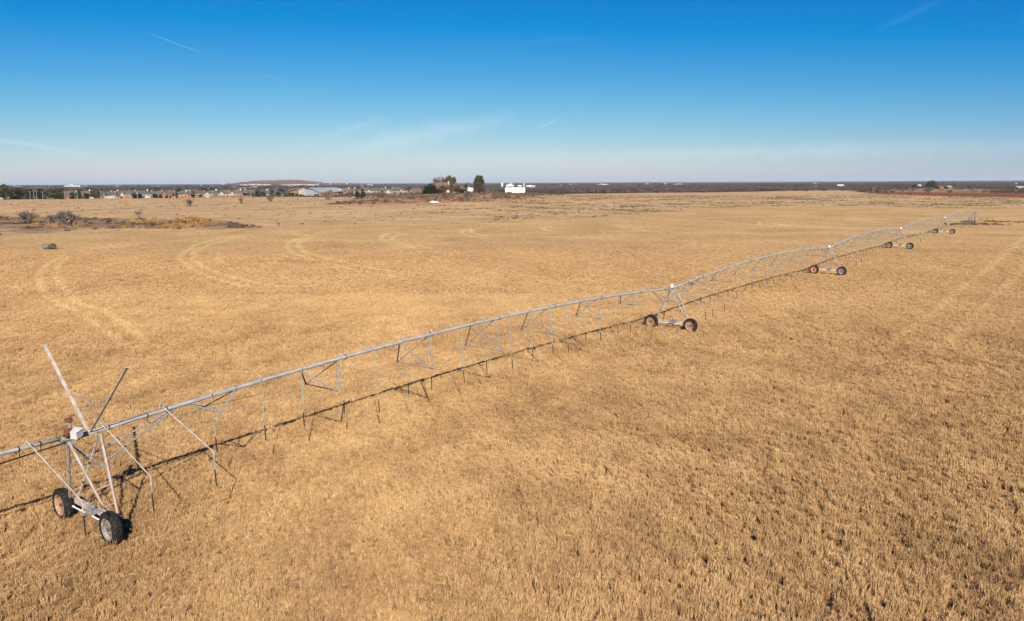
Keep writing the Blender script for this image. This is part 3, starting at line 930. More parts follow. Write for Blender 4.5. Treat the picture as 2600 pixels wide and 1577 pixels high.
for k in range(5):
    Rz = Matrix.Rotation(heads[k], 3, 'Z'); base = Vector((TW[k][0], TW[k][1], 0)) - O0
    gz = float(hgt(*TW[k]))
    tower = place(link('drive_tower', beam_mesh), k)
    tower.name = 'drive_tower' if k == 0 else 'drive_tower.%03d' % k
    tag(tower, ['nearest drive tower, mud-stained legs on two big wheels', 'second drive tower from the camera', 'third drive tower from the camera', 'fourth drive tower from the camera', 'drive tower next to the pivot point'][k])
    for lm in leg_meshes: link('leg', lm, tower)
    for rm in rung_meshes: link('rung', rm, tower)
    link('cross_brace', cross_mesh, tower); link('drive_shaft', shaft_mesh, tower); link('gear_motor', motor_mesh, tower)
    jo = place(link('flexible_joint', joint_mesh), k)
    for q, v_ in enumerate((-1.95, 1.95)):
        gb_ = link('wheel_gearbox', gearbox_mesh, tower, V3(.18, v_, .60))
        wl_ = link('wheel', tyre_mesh, irr, base + Rz @ Vector(V3(-.06, v_, .59)), (rnd.uniform(0, 6), 0, heads[k] + rnd.uniform(-.04, .04)))
        tag(wl_, wheel_lab[k][q])
        link('rim', rims[wheel_cols[k][q]], wl_); link('hub', hub_mesh, wl_)
    bx = link('control_box', box_mesh if k == 0 else dome_mesh, irr, base + Rz @ Vector(V3(-.20 if k == 0 else -.1, .12 if k == 0 else .0, ZP + (.04 if k == 0 else .12))), (0.10, -.18 if k == 0 else 0, heads[k] + .5))
    tag(bx, 'square pale grey control box on the nearest tower' if k == 0 else None)

# overhang beyond the nearest tower (runs out of the frame on the left)
OH = 16.0
ov = MB().path([V3(-s, 0, ZP + .08 - .0 * s) for s in np.linspace(.68, OH, 12)], [.078] * 11 + [.05], 12)
ovo = place(link('overhang_pipe', ov.mesh('overhang_pipe', M_galv_pipe, True)), 0)
tag(ovo, 'overhang pipe running left from the nearest tower')
for s in (1.44, 2.18, 5.0, 8.0):
    link('cable_clamp', clamp_mesh, ovo, V3(-s, 0, ZP + .08))
brace_mb = MB().path([V3(-.3, .05, ZP - .1), V3(-1.4, 0, ZP - .18), V3(-2.8, 0, 3.56), V3(-6, 0, 3.50), V3(-OH + 2, 0, 3.6)], .030, 7)  # stands for the overhang's angle brace, its shaded underside coloured black
link('shaded_brace', brace_mb.mesh('shaded_brace', M_black), ovo)
for s in (3.2, 5.8, 8.4, 11.0, 13.6):
    (s_, top, hm, hp, wm, nm, npos) = drop_sets[2]
    h = link('drop_hose', hm, irr, Matrix.Rotation(heads[0], 3, 'Z') @ Vector(V3(-s, .20, ZP + .18)), (0, 0, heads[0] + rnd.uniform(-.3, .3)))
    link('hose_weight', wm, h, hp); link('sprinkler_head', nm, h, npos); link('gooseneck', goose_mesh, h, (0, .19, .10))

# V-shaped cable mast of the overhang
M_TOP, M_HALF, M_S = 6.95, 3.30, .40
mast_arm = []
for sg in (-1, 1):
    mb = MB(); mb.bar(V3(.36, sg * .06, ZP + .05), V3(M_S, sg * M_HALF, M_TOP), .035 if sg > 0 else .06, .085 if sg > 0 else .12, 0, (1, 0, 0))
    mb.bar(V3(M_S - .10, sg * M_HALF, M_TOP + .02), V3(M_S + .10, sg * M_HALF, M_TOP + .02), .08, .05)
    a = place(link('mast_arm', mb.mesh('mast_arm', M_legs)), 0)
    mast_arm.append(a)
    cb = MB().tube(V3(M_S, sg * M_HALF, M_TOP), V3(-OH + 1, sg * .1, ZP + .1), .0045, None, 4)
    cb.tube(V3(M_S, sg * M_HALF, M_TOP), V3(9.5, sg * .1, zpipe(9.5)), .0035, None, 4)
    place(link('mast_cable', cb.mesh('mast_cable', M_dark)), 0)
for t, r in ((.44, .024), (.30, .012)):
    z = ZP + (M_TOP - ZP) * t
    place(link('mast_spreader', MB().tube(V3(.38, -M_HALF * t, z), V3(.38, M_HALF * t, z), r, None, 6).mesh('mast_spreader', M_galv)), 0)

# rusty relief valve riser with cap, cable loop beside the box
rv = MB()
zz = ZP + .08
rv.tube(V3(-.36, 0, zz), V3(-.36, 0, zz + .18), .15, None, 14); rv.tube(V3(-.36, 0, zz + .18), V3(-.36, 0, zz + .24), .19, None, 14)
rv.tube(V3(-.36, .02, zz + .30), V3(-.62, .22, zz + .12), .09, .10, 12)
rvo = place(link('relief_valve', rv.mesh('relief_valve', M_rust)), 0)
tag(rvo, 'rusty red relief valve on top of the pipe')
link('valve_neck', MB().tube(V3(-.36, 0, zz + .24), V3(-.36, 0, zz + .62), .095, .085, 12).mesh('valve_neck', M_galv, True), rvo)
link('valve_cap', MB().tube(V3(-.36, 0, zz + .60), V3(-.36, 0, zz + .70), .15, .14, 16).mesh('valve_cap', M_rust), rvo)
cl = MB().path([V3(-.05, .15, ZP + .1), V3(.1, .22, ZP - .25), V3(.3, .24, ZP - .38), V3(.55, .20, ZP - .25), V3(.62, .12, ZP + .05), V3(.6, .0, ZP + .14)], .012, 5)
cl.path([V3(-.40, .1, zz + .5), V3(-.85, .15, zz + .4), V3(-.9, .1, zz + .1), V3(-.6, .1, zz - .1)], .010, 5)
place(link('power_cable', cl.mesh('power_cable', M_black)), 0)
# small upright sprinkler on the middle boom
sp = MB().tube(V3(.75, 0, 4.2), V3(.75, 0, 4.5), .02, None, 6); sp.tube(V3(.75, .0, 4.5), V3(.80, -.12, 4.56), .02, None, 6)
place(link('upright_sprinkler', sp.mesh('upright_sprinkler', M_dark)), 0)

# pivot point at the far end
pv = MB()
for a in (0, 1, 2, 3):
    dx, dy = ((-1.5, -1.5), (1.5, -1.5), (1.5, 1.5), (-1.5, 1.5))[a]
    pv.angle((dx * .08, dy * .08, ZP + .1), (dx, dy, .0), .12, .02)
for a in range(4):
    c4 = [(-1.15, -1.15), (1.15, -1.15), (1.15, 1.15), (-1.15, 1.15)]
    pv.tube((*c4[a], 1.0), (*c4[(a + 1) % 4], 1.0), .03, None, 5)
pivot = place(link('pivot_frame', pv.mesh('pivot_frame', M_galv)), 5)
tag(pivot, 'pyramid frame of the pivot point at the far end')
link('riser_pipe', MB().tube((0, 0, 0), (0, 0, ZP + .25), .12, None, 12).mesh('riser_pipe', M_galv_pipe, True), pivot)
link('control_panel', MB().bar((-1.5, 1.5, 1.1), (-1.5, 1.5, 1.9), .5, .35).mesh('control_panel', mat('blue_panel', (.12, .19, .27), (.18, .26, .34))), pivot)
link('concrete_pad', MB().box((-2.2, -2.2, -.2), (2.2, 2.2, .10)).mesh('concrete_pad', mat('concrete', (.40, .38, .34))), pivot)


# ------------------------------------------------------------------ trees and bushes
M_bark = mat('bare_branches', (.11, .085, .07), (.20, .155, .13), 2, rough=1)
M_bark_red = mat('russet_twigs', (.09, .050, .034), (.14, .08, .055), 2, rough=1)
M_pine = mat('evergreen_leaves', (.018, .030, .010), (.060, .080, .026), .9, rough=.9, detail=3)
M_olive = mat('olive_leaves', (.035, .045, .014), (.10, .11, .035), .9, rough=.9, detail=3)
M_juniper = mat('dark_juniper_leaves', (.012, .016, .008), (.035, .038, .018), 1.1, rough=.9, detail=3)


def bare_tree_mesh(seed, H=4.0, W=6.0, stems=5, name='branches', m=M_bark, trunk_h=.0, r0=.10, depth=5):
    r = random.Random(seed); mb = MB()

    def grow(p, d, L, rad, lv):
        q = p + d * L
        mb.path([p, q], [rad, rad * .72], 3 if lv > 1 else 5, 0, False)
        if lv >= depth: return
        for _ in range(2 + (r.random() < .55)):
            nd = (d + Vector((r.gauss(0, .55), r.gauss(0, .55), r.gauss(.10, .35)))).normalized()
            if nd.z < -.05: nd.z = .1
            grow(p + d * L * r.uniform(.75, 1.0), nd, L * r.uniform(.62, .86), rad * .66, lv + 1)
    for s in range(stems):
        a = 2 * math.pi * (s + r.random() * .7) / stems
        sp = W / H * .48
        d = Vector((math.cos(a) * sp, math.sin(a) * sp, 1.0)).normalized() if stems > 1 else Vector((0, 0, 1))
        grow(Vector((0.1 * math.cos(a), .1 * math.sin(a), -.1)), d, H * .30, r0, 1)
    # fit to the wanted size
    xs = [v[0] for v in mb.v]; zs = [v[2] for v in mb.v]
    fx = W / (max(xs) - min(xs)); fz = H / max(zs)
    mb.v = [(x * fx, y * fx, z * fz + trunk_h) for x, y, z in mb.v]
    return mb.mesh(name, m)


def leaf_crown_mesh(seed, H, W, base=.15, n=900, leaf=.45, m=M_pine, name='crown', lumps=26, shape='oval'):
    r = random.Random(seed); mb = MB()
    cs = []
    for _ in range(lumps):
        t = r.random()
        zc = H * (base + (1 - base) * (.12 + .78 * t))
        prof_ = math.sin(math.pi * min(1, .18 + .82 * t) ** .9) ** .6 if shape == 'oval' else (1 - .85 * t)
        a = r.uniform(0, 6.28); q = W / 2 * prof_ * r.uniform(.25, .75)
        cs.append((q * math.cos(a), q * math.sin(a), zc, W * r.uniform(.15, .26)))
    for _ in range(n):
        c = r.choice(cs)
        u = Vector((r.gauss(0, 1), r.gauss(0, 1), r.gauss(0, 1))).normalized() * c[3] * r.uniform(.55, 1.08)
        p = Vector((c[0] + u.x, c[1] + u.y, max(.05, c[2] + u.z * .85)))
        a = Vector((r.gauss(0, 1), r.gauss(0, 1), r.gauss(0, 1))).normalized(); b = a.orthogonal().normalized(); cc = a.cross(b)
        s = leaf * r.uniform(.5, 1.2)
        mb.add([p + b * s, p - b * s * .6 + cc * s * .6, p - b * s * .6 - cc * s * .6, p + a * s * .5], [(0, 1, 2), (0, 1, 3)])
    A_ = np.array([tuple(v) for v in mb.v]); lo_, hi_ = np.percentile(A_, 1.0, 0), np.percentile(A_, 99.0, 0)
    cx_, cy_ = (lo_[0] + hi_[0]) / 2, (lo_[1] + hi_[1]) / 2
    fx_, fz_ = W / (max(hi_[0] - lo_[0], hi_[1] - lo_[1])), (H - H * base * .5) / (hi_[2] - lo_[2])
    mb.v = [((x - cx_) * fx_, (y - cy_) * fx_, H * base * .5 + (z - lo_[2]) * fz_) for x, y, z in A_.tolist()]
    return mb.mesh(name, m)


def trunk_mesh(H, r=.25, name='trunk', m=M_bark):
    mb = MB(); mb.path([(0, 0, -.2), (.05, .02, H * .4), (0, .05, H * .75)], [r, r * .75, r * .4], 7)
    for a in range(4): mb.path([(.03, .02, H * (.25 + .1 * a)), (W_ := math.cos(a * 1.7) * H * .16, math.sin(a * 1.7) * H * .16, H * (.45 + .1 * a))], [r * .4, r * .15], 4)
    return mb.mesh(name, m)


bare_v = [bare_tree_mesh(s, 1, 1, st, depth=6, r0=.052) for s, st in ((1, 7), (2, 6), (3, 8), (4, 5), (5, 7))]
bare_tall_v = [bare_tree_mesh(s, 1, .9, 1, depth=8, r0=.06) for s in (11, 12, 13)]
bare_tall_red = [bare_tree_mesh(s, 1, .9, 1, depth=8, r0=.075, m=M_bark_red) for s in (21, 22)]
YS = [0]


def bare_bush(px, pyb, wpx, hpx, label, name='mesquite_bush', var=0, group=None, tall=False, red=False, dist=None):
    p = at_dist(px, dist) if dist else px2w(px, pyb)
    d = math.hypot(p.x, p.y); k = d / F_PX * 1.0
    H, W = hpx * k * 1.05, wpx * k
    o = empty(name, p, rnd.uniform(0, 6.28))
    src = bare_tall_red if red else bare_tall_v if tall else bare_v
    c = link('branches', src[var % len(src)], o); c.scale = (W, W, H)
    if red: link('twigs', CROWNS['russet'][var % 2], o).scale = (W / .85, W / .85, H)
    link('trunk', trunk_small, o).scale = (max(.5, H / 4),) * 3
    tag(o, label, 'tree' if tall or red else 'bush', group)
    return o


trunk_small = MB().path([(0, 0, -.3), (.03, 0, .4), (.0, .05, .9)], [.16, .12, .08], 6).mesh('trunk', M_bark)
CROWNS = {
    'pine': [leaf_crown_mesh(s, 1, .8, .06, 1300, .060, M_pine) for s in (1, 2)],
    'olive': [leaf_crown_mesh(s, 1, .95, .12, 1200, .062, M_olive) for s in (3, 4)],
    'juniper': [leaf_crown_mesh(s, 1, .95, .0, 1100, .062, M_juniper) for s in (5, 6)],
    'russet': [leaf_crown_mesh(s, 1, .85, .25, 800, .030, M_bark_red, lumps=44) for s in (12, 13)],
    'round': [leaf_crown_mesh(s, 1, .6, .80, 1300, .05, M_pine) for s in (9, 10)],
    'cone': [leaf_crown_mesh(s, 1, .45, .02, 900, .05, M_pine, shape='cone') for s in (7, 8)],
}
trunk_leafy = trunk_mesh(1, .03)


def leafy(px, pyb, wpx, hpx, kind, label, name, var=0, group=None, dist=None, cat='tree'):
    p = at_dist(px, dist) if dist else px2w(px, pyb)
    d = math.hypot(p.x, p.y); k = d / F_PX
    H, W = hpx * k, wpx * k
    o = empty(name, p, rnd.uniform(0, 6.28))
    base = {'pine': .8, 'olive': .95, 'juniper': .95, 'cone': .45, 'round': .6}[kind]
    c = link('crown', CROWNS[kind][var % 2], o); c.scale = (W / base, W / base, H)
    link('trunk', trunk_leafy, o).scale = (H, H, H)
    tag(o, label, cat, group)
    return o


# bushes standing in the pasture
for a in [(68, 567, 52, 28, 'grey leafless mesquite bush at the left edge of the weedy drain', 0), (132, 570, 34, 22, 'low spreading bare bush left of the big tangled one', 1),
          (171, 573, 52, 33, 'largest and darkest tangled bare bush beside the drain', 2), (218, 574, 22, 17, 'small bare shrub just right of the tangled bush', 3),
          (480, 524, 27, 17, 'wide umbrella-shaped bare bush on the dark furrow', 1),
          (614, 517, 18, 17, 'thin pale bare bush where the furrow passes the fence poles', 3), (687, 512, 22, 16, 'bare bush with a pale trunk in front of the school', 0),
          (1190, 511, 27, 27, 'dark forked bare tree in front of the ranch house', 2), (1257, 504, 17, 19, 'slender bare tree left of its darker twin before the white shed', 3),
          (1272, 503, 20, 18, 'dark gnarled bare tree in front of the white shed', 4), (832, 508, 30, 23, 'purple-grey bare tree in front of the school roof', 0)]:
    bare_bush(*a[:5], var=a[5])
lone = bare_bush(356, 561, 28, 24, 'round-crowned bare tree with a dark trunk above the orange reeds', name='mesquite_tree', tall=True, var=0)
for a in [(707, 573, 9, 9, 'tiny dry shrub on the field edge', 3), (728, 498, 9, 9, 'small shrub by the fence left of the school', 0)]:
    bare_bush(*a[:5], var=a[5], name='dry_shrub')

# weeds and reeds along the drain, rough pasture tussocks and the weeds at the pivot (stuff)
M_reed = tone_mat('reeds', [(0, (.17, .10, .04)), (.4, (.33, .175, .055)), (1, (.46, .28, .11))], noise=.5)
M_weed = tone_mat('weeds', [(0, (.06, .045, .03)), (.4, (.16, .11, .07)), (.75, (.30, .21, .12)), (1, (.44, .32, .18))], noise=.5)


def clump_mesh(n, rad, h, seed, wid, m):
    t = tuft(n, rad, h, .1, seed, wid); t.materials.clear(); t.materials.append(m); return t


reed_src = [clump_mesh(44, 1.0, 1.5, 31, .035, M_reed), clump_mesh(40, .9, 1.2, 32, .035, M_reed)]
weed_src = [clump_mesh(70, .8, .8, 33, .04, M_weed), clump_mesh(60, .6, 1.1, 34, .035, M_weed), clump_mesh(60, 1.0, .5, 35, .05, M_weed)]


def fill_poly(poly, n, seed):
    g = np.random.default_rng(seed); lo, hi = poly.min(0), poly.max(0)
    P = g.uniform(lo, hi, (n * 6, 2)); P = P[inside(P[:, 0], P[:, 1], poly)][:n]
    return P


def scat_simple(name, P, srcs, label, smin, smax, tmean, tsd, seed, hmul=1.0):
    g = np.random.default_rng(seed); n = len(P)
    Z = hgt(P[:, 0], P[:, 1]) - .04
    s = g.uniform(smin, smax, n)
    return scatter(name, np.column_stack([P, Z]), np.column_stack([g.normal(0, .08, n), g.normal(0, .08, n), g.uniform(0, 6.28, n)]), np.stack([s, s, s * hmul], 1),
                   g.integers(0, len(srcs), n), g.normal(tmean, tsd, n), srcs, label)


RP = []
for poly, n in [([(318, 568), (330, 557), (370, 555), (420, 558), (425, 566), (370, 571)], 240), ([(428, 562), (440, 553), (500, 552), (552, 560), (556, 570), (510, 574), (480, 567)], 420),
                ([(392, 580), (420, 570), (468, 570), (472, 579), (430, 582)], 200), ([(470, 578), (490, 568), (520, 570), (520, 578)], 90), ([(66, 572), (75, 562), (105, 563), (106, 569)], 80),
                ([(112, 580), (130, 570), (164, 571), (166, 577)], 110), ([(190, 577), (196, 567), (222, 568), (222, 576)], 60), ([(295, 581), (310, 575), (325, 578)], 40)]:
    RP.append(fill_poly(pts_w(poly), int(n * .42), n))
scat_simple('golden_reeds', (lambda q: q[fbm(q[:, 0] / 3, q[:, 1] / 6, 91) > .42])(np.concatenate(RP)), reed_src, 'patches of orange gold reeds growing along the weedy drain', .45, 1.0, .5, .3, 5, .85)
WP = fill_poly(DRAIN, 950, 8)
k_ = fbm(WP[:, 0] / 9, WP[:, 1] / 14, 15) > .46
scat_simple('drain_weeds', WP[k_], weed_src, 'grey brown weeds matted along the drain', .7, 1.35, .42, .2, 6, .65)
# weeds round the pivot and the strip beyond it
pvw = np.array([TW[5]] * 150) + rng.normal(0, 1, (150, 2)) * np.array([4.0, 1.8])
strip = pts_w([(2495, 563.5), (2600, 565.5), (2600, 564), (2495, 561)])
strip2 = pts_w([(2435, 565), (2475, 566), (2475, 561), (2440, 561)])
scat_simple('pivot_weeds', np.concatenate([pvw, fill_poly(strip, 50, 9), fill_poly(strip2, 40, 10)]), weed_src, 'dark dry weeds crowding round the pivot point', .4, .9, .5, .25, 7, .6)
# rough pasture: scattered dark weeds between the golden circle and the woods
XR = np.random.default_rng(12)
n = 52000
yy = np.sqrt(XR.uniform(230 ** 2, 800 ** 2, n)); xx = XR.uniform(-.72, .72, n) * yy
pat = fbm(xx / 16, yy / 12, 21, 4)
azr = xx / yy
dens = np.clip((pat - .52) * 8, 0, 1) * sstep(-.16, .05, azr) + .05
keep = (zone(xx, yy, FIELD, 2, 3, 3) < .1) & (XR.random(n) < dens) & (zone(xx, yy, RANGE_ if False else NEARLAND, 2, 4, 14) > .5)
scat_simple('pasture_weeds', np.column_stack([xx, yy])[keep], weed_src, 'dark weeds scattered in patches over the rough pasture', .3, 1.0, .55, .2, 13, .5)
MW = fill_poly(MOUNDZ, 1500, 14)
scat_simple('mound_weeds', MW[fbm(MW[:, 0] / 12, MW[:, 1] / 16, 25) > .45], weed_src, 'brown brush covering the low rise below the ranch house', .8, 1.6, .30, .16, 15, .9)

# far woodland (stuff): winter brush beyond the pasture
M_wood = tone_mat('winter_brush', [(0, (.050, .038, .034)), (.4, (.095, .068, .056)), (.8, (.15, .11, .085)), (1, (.22, .17, .12))], noise=.3)
M_woodg = tone_mat('evergreen_brush', [(0, (.018, .024, .012)), (1, (.06, .07, .03))], noise=.3)


def brush_mesh(seed, m, n=110, wid=.14):
    r = random.Random(seed); mb = MB()
    for _ in range(n):
        a = r.uniform(0, 6.28); q = r.random() ** .5 * 3.1
        x, y = q * math.cos(a), q * math.sin(a); z = r.uniform(.0, 1) * 3.6 * (1 - (q / 3.6) ** 2)
        d = Vector((r.gauss(x * .18, .5), r.gauss(y * .18, .5), r.uniform(.4, 1.2))).normalized() * r.uniform(.7, 1.5)
        b = Vector((r.gauss(0, 1), r.gauss(0, 1), 0)).normalized() * wid * r.uniform(.6, 1.6)
        p = Vector((x, y, z))
        mb.add([p - b, p + b, p + d], [(0, 1, 2)])
    return mb.mesh('brush', m)


brush_src = [brush_mesh(s, M_wood) for s in (1, 2, 3)] + [brush_mesh(4, M_woodg, 120, .3)]
g = np.random.default_rng(21)
BP, BS, BT, BI = [], [], [], []
for (y0, y1, n, sc) in [(760, 1100, 9000, .80), (1100, 1700, 13000, 1.0), (1700, 3200, 13000, 1.5), (3200, 9000, 9000, 2.6)]:
    y = np.sqrt(g.uniform(y0 ** 2, y1 ** 2, n)); x = g.uniform(-.72, .72, n) * y
    az = x / y
    k = zone(x, y, NEARLAND, 2, 8, 14) < .2
    k &= (zone(x, y, REDPLOUGH, 10, 6, 12) < .3)
    tanb = zone(x, y, TANBANK, 30, 25, 16)
    k &= g.random(n) > tanb * .93
    # suburb on the left is thinner woodland; open gap by the white shed
    left = az < -.17
    k &= ~(left & (y < 1150) & (g.random(n) < .82))
    k &= fbm(x / 60, y / 140, 23, 3) > np.where(y > 1700, .40, .33)
    gap = (az > -.16) & (az < .05) & (y < 1050)
    k &= ~(gap & (g.random(n) < .7))
    x, y = x[k], y[k]
    BP.append(np.stack([x, y, hgt(x, y) - .1], 1)); s = sc * g.uniform(.65, 1.2, len(x))
    BS.append(np.stack([s, s, s * g.uniform(.7, 1.05, len(x)) / max(1, sc * .62)], 1)); BT.append(.42 + (fbm(x / 90, y / 200, 29, 3) - .5) * 1.0 + g.normal(0, .1, len(x)))
    gi_ = g.integers(0, 3, len(x)); gi_[g.random(len(x)) < np.where(x / y < -.17, .20, .03)] = 3
    BI.append(gi_)
BP = np.concatenate(BP); nB = len(BP)
scatter('far_woodland', BP, np.column_stack([np.zeros(nB), np.zeros(nB), g.uniform(0, 6.28, nB)]), np.concatenate(BS), np.concatenate(BI), np.concatenate(BT), brush_src,
        'dark leafless scrub woodland stretching to the horizon')

ORD = ['leftmost', 'second from the left', 'third from the left', 'fourth from the left', 'fifth from the left', 'sixth from the left', 'seventh from the left', 'eighth from the left',
       'ninth from the left', 'tenth from the left', 'eleventh from the left', 'twelfth from the left', 'thirteenth from the left', 'fourteenth from the left']
# individual mesquites along the front of the woods on the right
xs_front = [1455, 1478, 1512, 1545, 1590, 1625, 1672, 1725, 1790, 1850, 1905, 1990, 2050, 2095]
for i, px in enumerate(xs_front):
    py = float(np.interp(px, [1400, 1500, 1800, 2100, 2240], [492, 491, 488, 484.5, 489]))
    bare_bush(px, py, rnd.uniform(15, 26), rnd.uniform(8, 13), 'dark mesquite at the front edge of the woods, ' + ORD[i] + ' of its row', var=i, name='mesquite_bush', group='mesquites along the front of the woods')
big = [(2232, 492, 34, 18, 'broad bare thicket at the left end of the red ploughed strip'), (2212, 491, 26, 20, 'tall bare mesquite left of the red ploughed strip')]
for i, a in enumerate(big): bare_bush(*a, var=i + 1, name='mesquite_thicket')
for i, (px, py, w, h, lb) in enumerate([(2292, 487, 12, 9, 'dark shrub on the tan bank above the red strip, left end'), (2318, 487, 14, 9, 'round shrub in the middle of the tan bank'), (2356, 488, 20, 10, 'widest shrub on the tan bank'),
                                        (2412, 490, 16, 8, 'shrub at the right end of the tan bank'), (2311, 496, 8, 6, 'small shrub standing in the red strip, leftmost of four'), (2342, 497, 8, 5, 'small shrub in the red strip, second of four'),
                                        (2358, 497, 10, 8, 'taller shrub in the red strip, third of four'), (2444, 499, 7, 4, 'tiny shrub in the red strip, rightmost of four')]):
    bare_bush(px, py, w, h, lb, var=i, name='dark_shrub')
leafy(2354, 0, 24, 16, 'olive', 'broad dark green tree rising above the woods on the right', 'oak_tree', dist=1500)
leafy(2311, 0, 13, 7, 'juniper', 'reddish dark tree left of the big oak in the right-hand woods', 'cedar_tree', dist=1450)

# ------------------------------------------------------------------ buildings
M_brick = mat('red_brick', (.20, .10, .065), (.27, .14, .09), 1.2, rough=.9)
M_bricktan = mat('tan_brick', (.34, .25, .18), (.42, .32, .24), 1.2, rough=.9)
M_cream = mat('cream_render', (.34, .29, .23), (.42, .37, .30), .8, rough=.9)
M_whitewall = mat('white_sheet_wall', (.68, .66, .61), (.74, .72, .67), .5, rough=.6)
M_roofg = mat('grey_shingles', (.075, .068, .062), (.12, .11, .10), .8, rough=.95)
M_roofb = mat('brown_shingles', (.11, .08, .062), (.16, .12, .095), .8, rough=.95)
M_roofs = mat('slate_roof', (.06, .064, .07), (.095, .10, .11), .8, rough=.9)
M_roofm = mat('blue_grey_metal_roof', (.24, .27, .27), (.30, .33, .33), .3, rough=.5)
M_roofr = mat('red_brown_shingles', (.12, .075, .052), (.18, .11, .08), .7, rough=.95)
M_glass = mat('window_glass', (.03, .045, .06), (.06, .08, .10), .5, rough=.15, spec=.6)
M_fence = mat('cedar_fence', (.26, .11, .05), (.36, .17, .08), 1.5, rough=.9)
M_fenced = mat('weathered_cedar_fence', (.16, .085, .05), (.22, .12, .075), 1.5, rough=.9)
M_pole = mat('pole_grey', (.34, .31, .28), (.42, .39, .35), 2, rough=.9)
M_green = mat('faded_red_brick_wall', (.3, .16, .11), (.36, .20, .14), 1, rough=.9)


def hip_roof(w, d, z0, h, over=.5, ridge=.45, m=0, mb=None):
    mb = mb or MB(); x, y = w / 2 + over, d / 2 + over; r = w / 2 * ridge
    mb.add([(-x, -y, z0), (x, -y, z0), (x, y, z0), (-x, y, z0), (-r, 0, z0 + h), (r, 0, z0 + h)], [(0, 1, 5, 4), (2, 3, 4, 5), (1, 2, 5), (3, 0, 4), (3, 2, 1, 0)], m)
    return mb


def gable_roof(w, d, z0, h, over=.5, mb=None, m=0, front=False):
    mb = mb or MB(); x, y = w / 2 + over, d / 2 + over
    if front: mb.add([(-x, -y, z0), (x, -y, z0), (x, y, z0), (-x, y, z0), (0, -y, z0 + h), (0, y, z0 + h)], [(0, 4, 5, 3), (1, 2, 5, 4), (0, 1, 4), (2, 3, 5), (3, 2, 1, 0)], m)
    else: mb.add([(-x, -y, z0), (x, -y, z0), (x, y, z0), (-x, y, z0), (-x, 0, z0 + h), (x, 0, z0 + h)], [(0, 1, 5, 4), (2, 3, 4, 5), (3, 0, 4), (1, 2, 5), (3, 2, 1, 0)], m)
    return mb


def house(p, w, d, hw, hr, wall, roof, kind, rz, label, group='suburb houses beyond the field fence', chim=None, name='brick_house'):
    o = empty(name, p, rz)
    link('wall', MB().box((-w / 2, -d / 2, -.5), (w / 2, d / 2, hw)).mesh('wall', wall), o)
    rf = (hip_roof if kind == 'hip' else gable_roof)(w, d, hw + .01, hr)
    ro = link('roof', rf.mesh('roof', roof), o)
    if chim: link('chimney', MB().box((w * .2, -.5, hw), (w * .2 + 1.0, .5, hw + hr + 1.1)).mesh('chimney', chim), ro)
    if kind == 'front':
        pass
    # a projecting front gable with a pale face
    gx = -w * .22
    gm_ = MB(); gm_.box((gx - 2.2, -d / 2 - 1.6, -.4), (gx + 2.2, -d / 2 + .1, hw - .05)); gm_.add([(gx - 2.2, -d / 2 - 1.6, hw - .05), (gx + 2.2, -d / 2 - 1.6, hw - .05), (gx, -d / 2 - 1.6, hw + hr * .55)], [(0, 1, 2)])
    link('front_gable', gm_.mesh('front_gable', M_bricktan if roof is M_roofs else wall), o)
    gr_ = MB(); gr_.add([(gx - 2.6, -d / 2 - 2.0, hw - .1), (gx, -d / 2 - 2.0, hw + hr * .6), (gx, 0, hw + hr * .6), (gx - 2.6, 0, hw - .1), (gx + 2.6, -d / 2 - 2.0, hw - .1), (gx + 2.6, 0, hw - .1)], [(0, 1, 2, 3), (4, 5, 2, 1)])
    link('gable_roof', gr_.mesh('gable_roof', roof), ro)
    for sx_ in (.08, .33):
        link('window', MB().box((w * sx_, -d / 2 - .06, 1.0), (w * sx_ + 1.6, -d / 2 + .02, 2.3)).mesh('window', M_glass), o)
    tag(o, label, 'house', group)
    return o


rh = random.Random(44)
ncol = {'grey': (M_roofg, 0), 'brown': (M_roofb, 0), 'slate blue': (M_roofs, 0)}
front_px = [-20, 22, 62, 100, 140, 168, 205, 248, 285, 322, 352, 386, 420, 462, 492, 528, 566, 596, 628, 660]
counts = {}
for i, px in enumerate(front_px):
    base = px2w(px, 503.5 - px * .0075)
    kind = ['hip', 'gable'][i % 3 == 1]
    cn = ['grey', 'brown', 'slate blue'][[0, 1, 0, 2, 1][i % 5]]
    key = cn; counts[key] = counts.get(key, 0) + 1
    p = Vector((base.x, base.y + rh.uniform(10, 24), float(hgt(base.x, base.y + 18))))
    house(p, rh.uniform(13, 18), rh.uniform(9, 11), rh.uniform(2.8, 3.3), rh.uniform(2.6, 3.8), [M_brick, M_bricktan, M_brick, M_cream][i % 4], ncol[cn][0], kind, rh.uniform(-.25, .25),
          '%s-roofed brick house just behind the fence, %s with that roof' % (cn, ORD[counts[key] - 1]), chim=M_cream if i % 2 else M_brick)
for i, px in enumerate([40, 120, 188, 232, 268, 306, 340, 376, 440, 476, 512, 550, 584, 612, 645, 676, 705]):
    dd = rh.uniform(820, 900); p = at_dist(px, dd)
    house(p, rh.uniform(13, 19), rh.uniform(9, 12), 3.2, rh.uniform(3.0, 4.2), [M_cream, M_bricktan, M_brick][i % 3], [M_roofg, M_roofb, M_roofg, M_roofs][i % 4], 'hip', rh.uniform(-.4, .4),
          'far house roof showing behind the first row of suburb houses', group='second row of suburb house roofs', chim=M_whitewall if i % 2 else None)
for i, px in enumerate([900, 930, 955, 975, 1000, 1015, 1030, 1060, 870, 885]):
    p = at_dist(px, rh.uniform(1020, 1150))
    house(p, rh.uniform(16, 24), 11, 3.2, rh.uniform(3.4, 4.4), [M_cream, M_brick][i % 2], [M_roofg, M_roofb][i % 2], 'hip', rh.uniform(-.3, .3),
          'far house roof between the school and the ranch house', group='house roofs between the school and the ranch', chim=M_whitewall if i % 3 == 0 else None)

